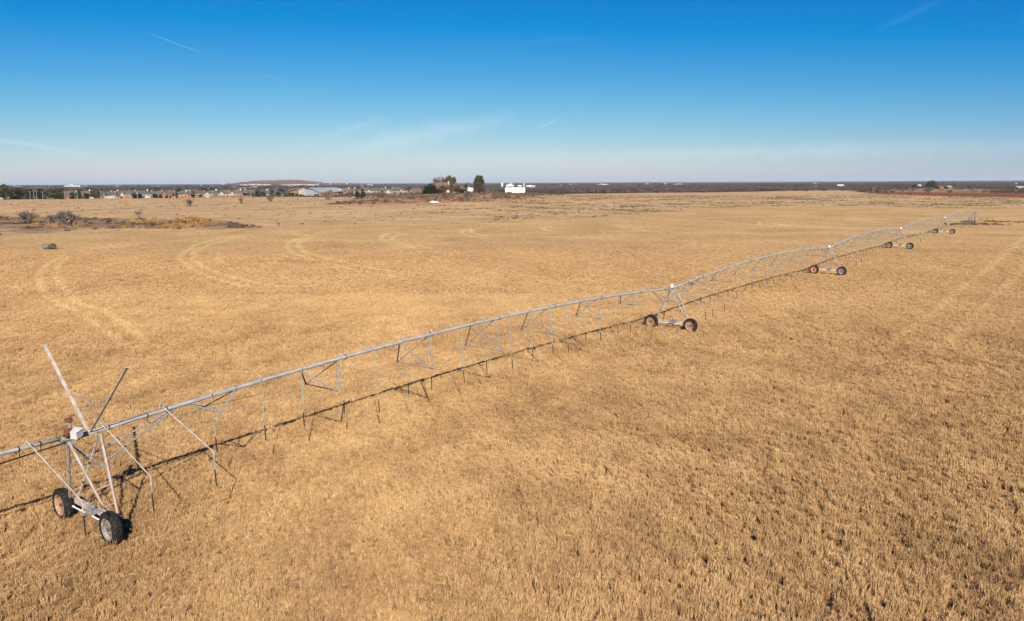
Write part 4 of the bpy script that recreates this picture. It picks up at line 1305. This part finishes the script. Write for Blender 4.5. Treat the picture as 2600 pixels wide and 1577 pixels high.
# cedar fences at the end of the field, each board panel a part
fn = 0
pan = MB().box((-1.2, -.04, -.1), (1.2, .04, 1.85))
pan.box((-1.2, -.07, .3), (1.2, -.04, .42)); pan.box((-1.2, -.07, 1.3), (1.2, -.04, 1.42))
pan_o, pan_d = pan.mesh('fence_panel', M_fence), pan.mesh('fence_panel', M_fenced)
post_m = MB().box((-.07, -.09, -.2), (.07, .09, 1.98)).mesh('fence_post', M_fenced)
for (x0, x1, y0, y1, dark, lb) in [(113, 136, 505, 505, 0, 'short orange cedar fence left of the round green tree'), (158, 182, 505, 505, 0, 'orange cedar fence in front of the white-gabled house'),
                                   (312, 337, 505, 505, 0, 'orange cedar fence right of the parked white trailers'), (414, 446, 503, 503, 0, 'cedar fence between two round dark trees'),
                                   (452, 486, 503, 503, 0, 'brightest orange cedar fence in the middle of the suburb row'), (495, 506, 502.5, 502.5, 0, 'tiny orange fence left of the white garden shed'),
                                   (512, 640, 502, 501, 1, 'long dark brown fence in front of the grey roofs')]:
    A_, B_ = px2w(x0, y0), px2w(x1, y1); L_ = (B_ - A_).length; rz = math.atan2(B_.y - A_.y, B_.x - A_.x); nP = max(2, int(L_ / 2.42))
    fo = empty('cedar_fence', A_, rz); tag(fo, lb, 'fence', 'cedar fences at the end of the field')
    for q in range(nP):
        link('fence_panel', pan_d if dark else pan_o, fo, ((q + .5) * L_ / nP, 0, 0)).scale = (L_ / nP / 2.42, 1, 1)
        link('fence_post', post_m, fo, (q * L_ / nP, 0, 0))
# utility poles and light masts
pole_m = MB().tube((0, 0, -.5), (0, 0, 1), .016, .011, 7)
pole_mesh = MB().tube((0, 0, -.3), (0, 0, 10), .15, .10, 8).mesh('pole_shaft', M_pole)
arm_mesh = MB().box((-1.1, -.06, 9.2), (1.1, .06, 9.34)).mesh('cross_arm', M_pole)
ins_mesh = MB().tube((0, 0, 0), (0, 0, .25), .05, None, 6).mesh('insulator', M_whitewall)
mast_mesh = MB().tube((0, 0, -.3), (0, 0, 10), .09, .06, 8).mesh('mast_shaft', M_pole)
lamp_mesh = MB().box((-.9, -.15, 9.8), (.9, .15, 10.2)).mesh('lamp_bar', M_whitewall)
up_px = [(77, 506, 17), (87, 506, 20), (94, 506, 19), (109, 506, 17), (165, 506, 16), (197, 506, 20), (257, 505, 18), (293, 505, 17), (350, 505, 18), (387, 504.5, 18), (445, 504, 18), (484, 503.5, 19), (541, 503, 17), (583, 503, 17), (638, 502, 18), (683, 501, 21)]
for i, (px, py, h) in enumerate(up_px):
    p = px2w(px, py); k = math.hypot(p.x, p.y) / F_PX
    o = empty('utility_pole', p); link('pole_shaft', pole_mesh, o); a_ = link('cross_arm', arm_mesh, o)
    for q in (-1, 0, 1): link('insulator', ins_mesh, o, (q * .9, 0, 9.34))
    o.scale = (1, 1, h * k / 10)
    tag(o, 'wooden utility pole at the end of the field, %s of the row' % (ORD[i] if i < 14 else ['second from the right', 'rightmost'][i - 14]), 'utility pole', 'utility poles along the end of the field')
for i, (px, yt, dd, lb) in enumerate([(816, 467, 1200, 'light mast rising behind the left part of the school roof'), (845, 467, 1200, 'light mast rising behind the right part of the school roof'), (888, 466, 1000, 'tall light mast right of the school'),
                                      (924, 469, 1150, 'pale mast between the school and the bare trees'), (940, 475, 1100, 'shorter mast above the bare tree row'), (1003, 476, 1000, 'light mast left of the ranch house bare oak'),
                                      (870, 481, 850, 'street light just right of the school'), (1425, 470, 1150, 'pale pole standing over the woods right of the shed'), (2566, 466, 900, 'pale pole at the far right above the red bank'), (1360, 471, 1300, 'short pole beside the red roof behind the shed')]):
    p = at_dist(px, dd); top = float(cam_h_at := CAM_H - (yt - (469 - px * .0042)) / F_PX * dd)
    o = empty('light_mast', p); link('mast_shaft', mast_mesh, o); link('lamp_bar', lamp_mesh, o); o.scale = (1.1, 1.1, max(3, (top - p.z)) / 10)
    tag(o, lb, 'light mast')
# radio masts on the horizon
rm = MB()
for a in range(3):
    t = a * 2.094; rm.tube((math.cos(t) * 1.0, math.sin(t) * 1.0, 0), (math.cos(t) * .8, math.sin(t) * .8, 120), .22, None, 4)
for z in range(0, 120, 6): rm.tube((1, 0, z), (-.5, .85, z + 6), .12, None, 3); rm.tube((-.5, .85, z), (-.5, -.85, z + 6), .12, None, 3)
rm_mesh = rm.mesh('radio_mast', mat('mast_paint', (.35, .28, .28), (.42, .36, .36)))
for (px, h, lb) in [(255, 1.0, 'lattice radio mast on the horizon at the left'), (1673, .75, 'lattice radio mast on the horizon right of centre')]:
    o = link('radio_mast', rm_mesh, None, at_dist(px, 7000)); o.scale = (1, 1, h); tag(o, lb, 'radio mast')

# trees among the suburb houses
tp = [(10, 506, 36, 30, 'olive'), (45, 505, 26, 22, 'juniper'), (75, 505, 22, 19, 'juniper'), (105, 505, 30, 21, 'juniper'), (128, 506, 24, 22, 'olive'), (145, 506, 28, 24, 'olive'), (184, 505, 12, 14, 'pine'), (201, 505, 12, 15, 'pine'), (222, 505, 14, 12, 'juniper'),
      (238, 504, 16, 18, 'olive'), (252, 504, 14, 20, 'olive'), (342, 504, 14, 12, 'juniper'), (355, 504, 14, 11, 'juniper'), (394, 503, 12, 9, 'pine'), (408, 503, 11, 8, 'pine'), (424, 503, 8, 6, 'pine'), (433, 503, 7, 5, 'pine'), (446, 502.5, 14, 12, 'juniper'),
      (490, 502, 16, 7, 'pine'), (510, 501, 12, 7, 'juniper'), (626, 500, 16, 9, 'juniper'), (640, 500, 12, 10, 'pine'), (655, 499, 14, 14, 'pine'), (668, 499, 14, 12, 'olive'), (692, 498.5, 16, 14, 'pine'), (706, 498.5, 12, 11, 'pine'), (714, 498, 12, 11, 'olive')]
kindname = {'olive': 'olive green', 'juniper': 'dark', 'pine': 'deep green'}
cnt = {}
for i, (px, py, w, h, kd) in enumerate(tp):
    cnt[kd] = cnt.get(kd, 0) + 1
    leafy(px, py, w, h, kd, '%s evergreen before the suburb houses, %s of that colour' % (kindname[kd], ORD[min(cnt[kd], 14) - 1]), 'evergreen_tree', i, 'evergreens in front of the suburb houses')
for i in range(64):
    px = rh.uniform(-20, 760) if i % 2 else rh.uniform(-20, 320); dd = rh.uniform(800, 1250)
    leafy(px, 0, rh.uniform(10, 22), rh.uniform(7, 12), rh.choice(['olive', 'juniper', 'juniper']), 'dark tree among the far suburb roofs', 'suburb_tree', i, 'trees among the far suburb roofs', dist=dd)
for i in range(40):
    px = rh.uniform(0, 700); dd = rh.uniform(760, 1050)
    bare_bush(px, 0, rh.uniform(12, 24), rh.uniform(9, 14), 'leafless brown tree among the suburb roofs', name='bare_tree', var=i, tall=True, group='leafless trees among the suburb roofs', dist=dd)
for i, (px, w, h, dd) in enumerate([(530, 20, 12, 1150), (545, 18, 11, 1150), (555, 12, 11, 1160)]):
    leafy(px, 0, w, h, 'juniper', 'evergreen in the tall dark group above the grey roofs, ' + ORD[i], 'evergreen_tree', i, 'tall dark evergreens above the grey roofs', dist=dd)
# parked white vehicles and sheds at the end of the field
trl = MB(); trl.box((-3.2, -1.15, .5), (3.2, 1.15, 2.9)); trl.box((3.2, -.3, .5), (4.2, .3, .6))
for q in (-.5, .5): trl.tube((q, -1.2, .35), (q, 1.2, .35), .35, None, 10, 1)
trl_body = trl.mesh('trailer_body', [mat('trailer_white', (.36, .35, .33), (.42, .41, .39), 1), M_tyre])
trl_win = MB().box((-2.2, -1.19, 1.6), (-1.0, -1.14, 2.2)).box((.5, -1.19, 1.6), (1.7, -1.14, 2.2)).mesh('window', M_glass)
for (px, py, rz, sc, lb) in [(272, 504.6, .5, 1.0, 'white travel trailer turned at an angle, left of the long one'), (285, 505.0, .02, 1.25, 'long white travel trailer between two others'), (299, 504.8, 1.2, .9, 'white boxy trailer at the right of the trailer group'),
                            (233, 505, .1, .8, 'small white trailer in front of the grey house'), (3, 507, .0, .8, 'white pickup camper at the left edge of the field'), (376, 504, .1, 1.1, 'white trailer left of the utility pole by the dark bushes'), (528, 502, .1, .9, 'white garden trailer in the gap of the long fence')]:
    o = empty('travel_trailer', px2w(px, py), rz); link('trailer_body', trl_body, o); link('window', trl_win, o); o.scale = (sc * .7,) * 3
    tag(o, lb, 'trailer', 'white trailers parked behind the field')

M_pale = mat('pale_walls', (.38, .35, .32), (.48, .45, .41), .02, rough=.9)
# far white buildings in the valley, too small to show parts
fb_mesh = [MB().box((-13, -8, 0), (13, 8, 4.5)).mesh('far_building', M_pale), MB().box((-9, -8, 0), (9, 8, 5)).mesh('far_building', M_cream), MB().box((-9, -7, 0), (9, 7, 5)).mesh('far_building', M_bricktan)]
for i in range(44):
    dd = rh.choice([rh.uniform(1400, 2400), rh.uniform(2400, 6000)]); px = rh.uniform(0, 950) if i < 38 else rh.uniform(1400, 2500)
    o = link('far_building', fb_mesh[i % 3], None, at_dist(px, dd), (0, 0, rh.uniform(0, 3)))
    s_ = .5 if dd < 2400 else .9; o.scale = (s_, s_, s_ * (1 if dd < 3000 else 1.2))
    tag(o, 'tiny pale building specked in the far valley', 'building', 'pale buildings far down the valley')
for (px, dd, w, h, lb) in [(204, 3200, 62, 10, 'largest cream block building far off on the left horizon'), (660, 5200, 200, 6, 'long white sheds at the foot of the red mesa, left'), (770, 5200, 240, 6, 'long white sheds at the foot of the red mesa, right'),
                           (1528, 3500, 50, 5, 'white plant buildings on the horizon right of the ranch'), (1720, 3500, 60, 4, 'low white building on the horizon beyond the woods')]:
    o = link('far_building', MB().box((-w / 2, -15, -1), (w / 2, 15, h)).box((-w * .2, -16, h), (w * .1, 14, h * 1.35)).mesh('far_building', M_pale), None, at_dist(px, dd)); tag(o, lb, 'building')

# white buildings low on the right
for (px, dd, w, h, m_, rf, lb) in [(2124, 1900, 17, 3, M_pale, M_whitewall, 'white farmhouse among the woods on the right'), (2588, 1150, 30, 2.6, M_bricktan, M_pale, 'long pale-roofed house at the far right edge'),
                                   (2374, 1300, 9, 3, M_brick, M_roofr, 'small red cottage on the bank beside the big oak'), (2396, 1320, 8, 3.0, M_bricktan, M_bricktan, 'small cream house on the bank right of the red cottage'), (2322, 1700, 6, 3, M_whitewall, M_whitewall, 'tiny white shed above the woods on the right')]:
    house(at_dist(px, dd), w, 10, h, h * .8, m_, rf, 'gable', .2, lb, group=None, name='farm_house')

# the school: barrel-vaulted metal roofs over brick
SD = 880.0
sp = at_dist(806, SD)
kS = SD / F_PX
school = empty('school_building', sp, 0)
tag(school, 'brick school with arched blue-grey metal roofs at the end of the field', 'building')


def sx_(px): return (px - 806) * kS


def sz_(py): return (499.0 - py) * kS


def vault(x0, x1, zs, zt, y0, y1, n=12, drop_right=None):
    mb = MB(); V = []
    for i in range(n + 1):
        t = i / n; x = x0 + (x1 - x0) * t
        z = zs + (zt - zs) * math.sin(math.pi * (t * .62 + .19)) ** 1.6 if drop_right is None else drop_right(t)
        V += [(x, y0, z), (x, y1, z + .0)]
    Fc = [(2 * i, 2 * i + 2, 2 * i + 3, 2 * i + 1) for i in range(n)]
    m_ = MB(); m_.add(V, Fc); m_.add([(x, y, z - .5) for x, y, z in V], [f[::-1] for f in Fc])
    m_.add([V[2 * i] for i in range(n + 1)] + [(V[2 * i][0], V[2 * i][1], V[2 * i][2] - .5) for i in range(n + 1)], [(i + 1, i, n + 1 + i, n + 2 + i) for i in range(n)])
    return m_


link('wall', MB().box((sx_(742), 1, -.3), (sx_(776), 18, sz_(485.5))).mesh('wall', M_brick), school)
link('wall', MB().box((sx_(820), -3, -.3), (sx_(867), 20, sz_(489))).mesh('wall', M_brick), school)
link('roof', vault(sx_(740), sx_(776), 0, 0, -1, 19, 12, lambda t: sz_(487.5 - 6.0 * math.sin(math.pi * min(1, .12 + .62 * t)))).mesh('roof', M_roofm), school)
link('tower', MB().box((sx_(775), -2, -.3), (sx_(785), 8, sz_(480))).mesh('tower', M_bricktan), school)
link('entrance', MB().box((sx_(766.5), -1.5, -.3), (sx_(774.5), .9, sz_(484.5))).mesh('entrance', M_cream), school)
glass = MB(); gx = [783.5, 788, 794, 800, 806, 812, 820]; gz = [481.3, 481.8, 483.0, 484.8, 487, 489.5, 491.5]
glass.add([(sx_(a), -2.4, 0) for a in gx] + [(sx_(a), -2.4, sz_(b)) for a, b in zip(gx, gz)], [(i, i + 1, 8 + i, 7 + i) for i in range(6)])
glass.add([(sx_(a), 2, 0) for a in gx] + [(sx_(a), 2, sz_(b)) for a, b in zip(gx, gz)], [(i + 1, i, 7 + i, 8 + i) for i in range(6)])
link('glass_front', glass.mesh('glass_front', mat('blue_glass_wall', (.20, .23, .27), (.27, .31, .35), .4, rough=.3)), school)
# big roof: front edge arcs down to the right, rear edge holds high then arcs down
rb = MB(); n_ = 14; V = []
for i in range(n_ + 1):
    t = i / n_
    fx = 783 + (822 - 783) * t; fz = 480.2 + 11.6 * (1 - math.cos(t * math.pi / 2))
    bx = 787 + (868 - 787) * t; bz = 479.2 + 8.5 * max(0, (t - .72) / .28) ** 1.6
    V += [(sx_(fx), -3.2, sz_(fz)), (sx_(bx), 26, sz_(bz) + .25)]
rb.add(V, [(2 * i, 2 * i + 2, 2 * i + 3, 2 * i + 1) for i in range(n_)]); rb.add([(x, y, z - .6) for x, y, z in V], [(2 * i + 1, 2 * i + 3, 2 * i + 2, 2 * i) for i in range(n_)])
rb.add([(sx_(822), -3.2, sz_(491.8)), (sx_(868), -4.5, sz_(490.2)), (sx_(868), 26, sz_(487.5)), (sx_(840), 24, sz_(480))], [(0, 1, 2, 3)])
link('roof', rb.mesh('roof', M_roofm), school)
link('stair_block', MB().box((sx_(839), -3.8, 0), (sx_(847), 6, sz_(485))).mesh('stair_block', M_brick), school)
for q in range(6): link('window', MB().box((sx_(822 + q * 7.2), -3.08, 1.2), (sx_(826 + q * 7.2), -2.95, 2.6)).mesh('window', M_glass), school)
for i, (px, w, h, lb) in enumerate([(744, 8, 8, 'leftmost round evergreen in front of the school arch'), (751, 8, 8, 'second round evergreen in front of the school arch'), (761, 9, 6, 'low dark evergreen left of the school entrance'), (770, 6, 4, 'small bush at the school entrance'),
                                    (807, 5, 6, 'left one of two small trees at the glass front'), (814, 5, 6, 'right one of two small trees at the glass front'), (735, 7, 6, 'small evergreen left of the school')]):
    leafy(px, 0, w, h, 'pine', lb, 'evergreen_shrub', i, dist=SD - 16, cat='tree')
for i, (px, w, h, lb, kd) in enumerate([(908, 12, 17, 'brown-green cedar left of the taller green one', 'juniper'), (921, 13, 22, 'tall green cedar between school and ranch house', 'cone')]):
    leafy(px, 503, w, h, kd, lb, 'cedar_tree', i)
for i, (px, w, h) in enumerate([(935, 20, 15), (948, 18, 13), (962, 20, 14), (978, 16, 10)]):
    bare_bush(px, 502, w, h, 'bare tree in the row right of the green cedar, ' + ORD[i], name='bare_tree', var=i, group='bare trees right of the green cedar')
bare_bush(887, 503, 14, 10, 'small bare tree right of the school', name='bare_tree', var=2)

# ------------------------------------------------------------------ the ranch house on its rise
RD = 695.0
kR = RD / F_PX
rp = at_dist(1150, RD)
ranch = empty('ranch_house', rp, 0)
tag(ranch, 'long ranch house with red-brown roof and cream chimney on the low rise', 'house')


def rx_(px): return (px - 1150) * kR


def rz_(py): return (491.5 - py) * kR


link('wall', MB().box((rx_(1112), -2, -1), (rx_(1148), 9, rz_(481))).mesh('wall', M_brick), ranch)
link('wall', MB().box((rx_(1148.5), -1, -1), (rx_(1183), 8, rz_(482))).mesh('wall', M_cream), ranch)
mr = MB(); mr.add([(rx_(1110), -4, rz_(481.5)), (rx_(1150), -4, rz_(481.5)), (rx_(1150), 11, rz_(481.5)), (rx_(1110), 11, rz_(481.5)), (rx_(1108.5), 3, rz_(465)), (rx_(1138), 3, rz_(465))], [(0, 1, 5, 4), (2, 3, 4, 5), (1, 2, 5), (3, 0, 4), (3, 2, 1, 0)])
mroof = link('roof', mr.mesh('roof', M_roofr), ranch)
wr = MB(); wr.add([(rx_(1150.3), -4, rz_(482.5)), (rx_(1185), -4, rz_(482.5)), (rx_(1185), 9, rz_(482.5)), (rx_(1150.3), 9, rz_(482.5)), (rx_(1152), 3, rz_(469.5)), (rx_(1170), 3, rz_(470))], [(0, 1, 5, 4), (2, 3, 4, 5), (1, 2, 5), (3, 0, 4), (3, 2, 1, 0)])
link('wing_roof', wr.mesh('wing_roof', M_roofr), ranch)
link('chimney', MB().box((rx_(1140), 1.5, rz_(476)), (rx_(1144), 3.2, rz_(462.5))).mesh('chimney', M_cream), mroof)
for i, px in enumerate([1122, 1130, 1147, 1154, 1162, 1168]): link('porch_column', MB().box((rx_(px), -3.9, -1), (rx_(px) + .35, -3.55, rz_(482.4))).mesh('porch_column', M_cream), ranch)
for px in (1118, 1126, 1153, 1160): link('window', MB().box((rx_(px), -2.1 if px < 1148 else -1.1, .8), (rx_(px) + 1.2, -1.95 if px < 1148 else -.95, 2.2)).mesh('window', M_glass), ranch)
gb_h = empty('white_outbuilding', at_dist(1195, RD + 10)); tag(gb_h, 'white outbuilding with open carport at the right end of the ranch house', 'building')
link('wall', MB().box((-1.5, -2, -.5), (3.2, 3, 3.6)).mesh('wall', M_whitewall), gb_h); link('roof', gable_roof(4.7, 5, 3.61, 1.0, .3).mesh('roof', M_whitewall), gb_h).location = (.85, .5, 0)
link('carport', MB().box((-6.5, -2, 3.0), (-1.6, 3, 3.2)).box((-6.4, -1.9, -.4), (-6.1, -1.6, 3.0)).box((-4.0, -1.9, -.4), (-3.7, -1.6, 3.0)).mesh('carport', M_whitewall), gb_h)
# trees round the ranch
for a in [(1088, 487, 22, 20, 'juniper', 'dark sprawling juniper at the left end of the ranch garden', 0), (1100, 488, 26, 24, 'juniper', 'darkest juniper against the left gable of the ranch house', 1), (1108, 489, 18, 12, 'juniper', 'low dark shrub on the ranch lawn', 0),
          (1085, 491, 16, 10, 'juniper', 'black-green hedge clump left of the ranch house', 1), (1098, 491, 18, 10, 'juniper', 'black-green hedge clump in front of the juniper', 0), (1117, 491, 13, 9, 'juniper', 'rounded shrub in front of the ranch wall', 1), (1175, 489, 14, 8, 'juniper', 'dark shrub by the ranch carport', 0)]:
    leafy(a[0], a[1], a[2], a[3], a[4], a[5], 'juniper_tree', a[6], dist=RD - 14)
leafy(1143, 0, 24, 41, 'olive', 'bright green tree rising behind the ranch chimney, left crown', 'oak_tree', 0, dist=RD + 18)
leafy(1155, 0, 16, 38, 'olive', 'green tree behind the ranch chimney, right crown', 'oak_tree', 1, dist=RD + 20)
leafy(1219, 0, 25, 41, 'round', 'tall round-topped green tree standing alone right of the ranch house', 'live_oak', 0, dist=RD + 6)
for i, (px, w, h, dd, lb, red) in enumerate([(1111, 24, 37, RD + 15, 'russet leafless tree behind the left end of the ranch roof', 1), (1124, 26, 39, RD + 16, 'russet leafless tree behind the ranch ridge', 1), (1136, 22, 36, RD + 14, 'russet leafless tree left of the chimney', 1),
                                             (1147, 30, 21, RD - 12, 'brown leafless tree in front of the ranch roof', 1), (1127, 28, 20, RD - 12, 'brown leafless tree before the main roof', 1), (1168, 26, 20, RD - 10, 'brown leafless tree before the wing roof', 1),
                                             (1184, 24, 26, RD + 8, 'tall bare tree right of the ranch wing', 0), (1178, 16, 20, RD + 12, 'bare tree half hidden by the ranch wing', 0), (1215, 26, 24, RD - 3, 'russet tree at the foot of the tall green tree', 1), (1226, 22, 20, RD - 2, 'low russet tree right of the tall green tree', 1),
                                             (1207, 18, 18, RD + 2, 'bare tree between the outbuilding and the tall green tree', 0), (1245, 16, 13, RD + 5, 'bare tree halfway to the white shed', 0), (1253, 12, 10, RD + 5, 'small bare tree near the white shed', 0),
                                             (1045, 28, 24, RD + 40, 'wide bare oak alone left of the ranch', 0), (1056, 20, 20, RD + 42, 'bare oak right behind the wide bare oak', 0), (1080, 12, 16, RD + 20, 'bare tree at the left edge of the ranch junipers', 0)]):
    bare_bush(px, 0, w, h, lb, name='bare_tree', var=i, tall=not red, red=bool(red), dist=dd)
# tan round bale by the house
rb_ = link('round_bale', MB().tube((-.8, 0, .85), (.8, 0, .85), .9, None, 16).mesh('round_bale', mat('straw_bale', (.42, .30, .16), (.52, .39, .22), 5, rough=1)), None, at_dist(1140, RD - 20), (0, 0, .3))
rb_.scale = (1.6, 1.6, 1.6); tag(rb_, 'tan round hay bale in front of the ranch house', 'hay bale')

# white shed and the plant behind it
shed = empty('white_shed', at_dist(1309, 760)); tag(shed, 'long plain white metal shed right of the ranch', 'shed')
kD = 760 / F_PX; w2 = 25 * kD
link('wall', MB().box((-w2, -4, -1), (w2 - 1.1, 6, 15.3 * kD)).mesh('wall', M_whitewall), shed)
link('roof', gable_roof(2 * w2 - .9, 10, 15.3 * kD + .01, .8, .2).mesh('roof', M_roofg), shed).location = (-.5, 1, 0)
link('end_wall', MB().box((w2 - 1.0, -3.6, -1), (w2, 5.6, 15.0 * kD)).mesh('end_wall', M_whitewall), shed)
link('door_gap', MB().box((w2 - 1.45, -4.03, 0), (w2 - 1.15, -3.97, 12.5 * kD)).mesh('door_gap', M_dark), shed)
link('vent', MB().box((-1.2, -4.06, .3), (-.3, -3.98, 1.0)).mesh('vent', M_roofg), shed)
for (x0, x1, yt, yb, dd, m_, nm, lb) in [(1274, 1279, 464, 472, 2000, M_whitewall, 'silo', 'white silo just left above the white shed'), (1328, 1334, 464.5, 473, 2000, M_pole, 'silo', 'grey silo above the right end of the white shed'),
                                         (1293, 1303, 464.5, 472, 2050, M_cream, 'plant_building', 'tall cream plant building behind the white shed'), (1286, 1306, 468.5, 473, 2000, M_whitewall, 'plant_building', 'low pale plant building in front of the tall cream one'), (1315, 1326, 470, 473, 2000, M_whitewall, 'plant_building', 'small white plant building between the silos'),
                                         (1336, 1358, 470.3, 472.4, 2100, M_whitewall, 'plant_building', 'long low red-topped plant shed right of the grey silo')]:
    p = at_dist((x0 + x1) / 2, dd); k = dd / F_PX; hz = CAM_H - (yt - (469 - x0 * .0042)) * k - p.z; w = (x1 - x0) * k
    mb = MB()
    if nm == 'silo': mb.tube((0, 0, -1), (0, 0, hz * .93), w / 2, None, 16); mb.tube((0, 0, hz * .93), (0, 0, hz), w / 2, w * .2, 16)
    else: mb.box((-w / 2, -6, -1), (w / 2, 6, hz * .85)); mb.box((-w * .3, -5, hz * .85), (w * .22, 5, hz))
    o = link(nm, mb.mesh(nm, m_), None, p); tag(o, lb, 'silo' if nm == 'silo' else 'building')

# white car on the dirt track
M_paint = mat('white_car_paint', (.76, .76, .76), (.80, .80, .80), 1, rough=.25, spec=.5)
cp = px2w(1103, 516.5)
kc = math.hypot(cp.x, cp.y) / F_PX
car = empty('parked_car', cp, -.05); tag(car, 'white hatchback car parked on the red dirt track below the ranch', 'car')
L2 = 11.2 * kc
prof_c = [(-1, .32), (-.98, .75), (-.93, .92), (-.80, 1.02), (-.62, 1.42), (-.45, 1.50), (-.02, 1.50), (.32, 1.05), (.62, .96), (.92, .82), (.99, .62), (1, .34)]
def body_side(y, inset):
    return [(x * L2, y * (1 if z < 1.03 else inset), z) for x, z in prof_c]
cb_ = MB(); A_ = body_side(-.92, .80); B_ = body_side(.92, .80); nn = len(A_)
cb_.add(A_ + B_, [tuple(range(nn)), tuple(range(2 * nn - 1, nn - 1, -1))] + [(i, nn + i, nn + (i + 1) % nn, (i + 1) % nn) for i in range(nn)])
link('body', cb_.mesh('body', M_paint), car)
win = MB(); win.add([(-.60 * L2, -.80, 1.36), (-.72 * L2, -.885, 1.08), (-.1 * L2, -.90, 1.06), (-.1 * L2, -.765, 1.43), (.02 * L2, -.765, 1.42), (.24 * L2, -.89, 1.06), (-.06 * L2, -.90, 1.06), (-.06 * L2, -.765, 1.43)], [(0, 1, 2, 3), (7, 6, 5, 4)])
link('side_window', win.mesh('side_window', M_glass), car)
link('windshield', MB().add([(.02 * L2, -.68, 1.49), (.31 * L2, -.74, 1.10), (.31 * L2, .74, 1.10), (.02 * L2, .68, 1.49)], [(0, 1, 2, 3)]).mesh('windshield', M_glass), car)
wm_ = MB().tube((0, -.12, 0), (0, .12, 0), .34, None, 14).mesh('wheel', M_tyre)
for x in (-.64, .62):
    for y in (-.86, .86): link('wheel', wm_, car, (x * L2, y, .33))
hl = MB().box((0, -.16, -.08), (.05, .16, .08)).mesh('headlight', M_whitewall)
for y in (-.62, .62): link('headlight', hl, car, (.96 * L2, y, .68))
link('tail_light', MB().box((-.99 * L2 - .03, -.86, .8), (-.97 * L2, -.6, .95)).mesh('tail_light', mat('red_lens', (.3, .02, .02))), car)
fp = link('fence_post', MB().tube((0, 0, -.2), (0, 0, 1.5), .09, None, 7).mesh('fence_post', M_dark), None, px2w(1093.5, 519)); tag(fp, 'dark post standing at the tail of the white car', 'post')

# two old round bales in the golden field
def bale_mesh(seed, m):
    r = random.Random(seed); mb = MB(); n = 22; prof_ = [(-.50, .02), (-.52, .45), (-.48, .58), (-.3, .66), (.0, .67), (.3, .655), (.48, .57), (.52, .42), (.50, .02)]
    mb.lathe(prof_, n); mb.v = [(x + r.gauss(0, .02), y * (1.06) + r.gauss(0, .02), max(-.56, z * .95) + r.gauss(0, .015)) for x, y, z in mb.v]
    return mb.mesh('round_bale', m)
for (px, w, rz, m_, lb) in [(116, 1.15, .9, mat('weathered_grey_hay', (.12, .10, .085), (.25, .215, .18), 5, rough=1, bump=.5), 'grey weathered round bale alone in the field, left of the pair'),
                            (134, 1.15, -.5, mat('dark_weathered_hay', (.05, .04, .03), (.13, .11, .08), 5, rough=1, bump=.5), 'dark weathered round bale, right of the pair')]:
    p = px2w(px, 632); o = link('round_bale', bale_mesh(px, m_), None, (p.x, p.y, p.z + .55), (0, 0, rz)); o.scale = (1.0, 1.0, 1.0); tag(o, lb, 'hay bale', 'pair of old round bales in the field')
po = link('rusty_post', MB().tube((0, 0, -.2), (0, 0, 1.6), .16, None, 8).mesh('rusty_post', M_rust), None, px2w(2461, 562)); tag(po, 'rust brown standpipe left of the pivot point', 'post')
gf = empty('stock_gate', px2w(2505, 561.5), .1); tag(gf, 'rusty stock panel fence right of the pivot point', 'fence')
for x in (-2.2, 0, 2.2): link('post', MB().tube((x, 0, -.2), (x, 0, 1.35), .05, None, 6).mesh('post', M_rust), gf)
for z in (.35, .65, .95, 1.25): link('rail', MB().tube((-2.2, 0, z), (2.2, 0, z), .022, None, 5).mesh('rail', M_rust), gf)


# every repeat that shares a look gets its place in its row, left to right
TENS = ['', '', 'twenty', 'thirty', 'forty', 'fifty', 'sixty']
ONES = ['', 'first', 'second', 'third', 'fourth', 'fifth', 'sixth', 'seventh', 'eighth', 'ninth', 'tenth', 'eleventh', 'twelfth', 'thirteenth', 'fourteenth', 'fifteenth', 'sixteenth', 'seventeenth', 'eighteenth', 'nineteenth']
ROUND = {2: 'twentieth', 3: 'thirtieth', 4: 'fortieth', 5: 'fiftieth', 6: 'sixtieth'}


def ordinal(i):
    if i == 1: return 'leftmost'
    if i < 20: return ONES[i] + ' from the left'
    return (ROUND[i // 10] if i % 10 == 0 else TENS[i // 10] + '-' + ONES[i % 10]) + ' from the left'


byg = {}
for o in C.objects:
    if o.parent is None and o.get('group') in ('second row of suburb house roofs', 'pale buildings far down the valley', 'trees among the far suburb roofs', 'leafless trees among the suburb roofs', 'house roofs between the school and the ranch'):
        byg.setdefault(o['group'], []).append(o)
for g_, obs_ in byg.items():
    obs_.sort(key=lambda o: o.location.x / max(1, o.location.y))
    for i, o in enumerate(obs_, 1):
        o['label'] = o['label'] + ', ' + ordinal(i)
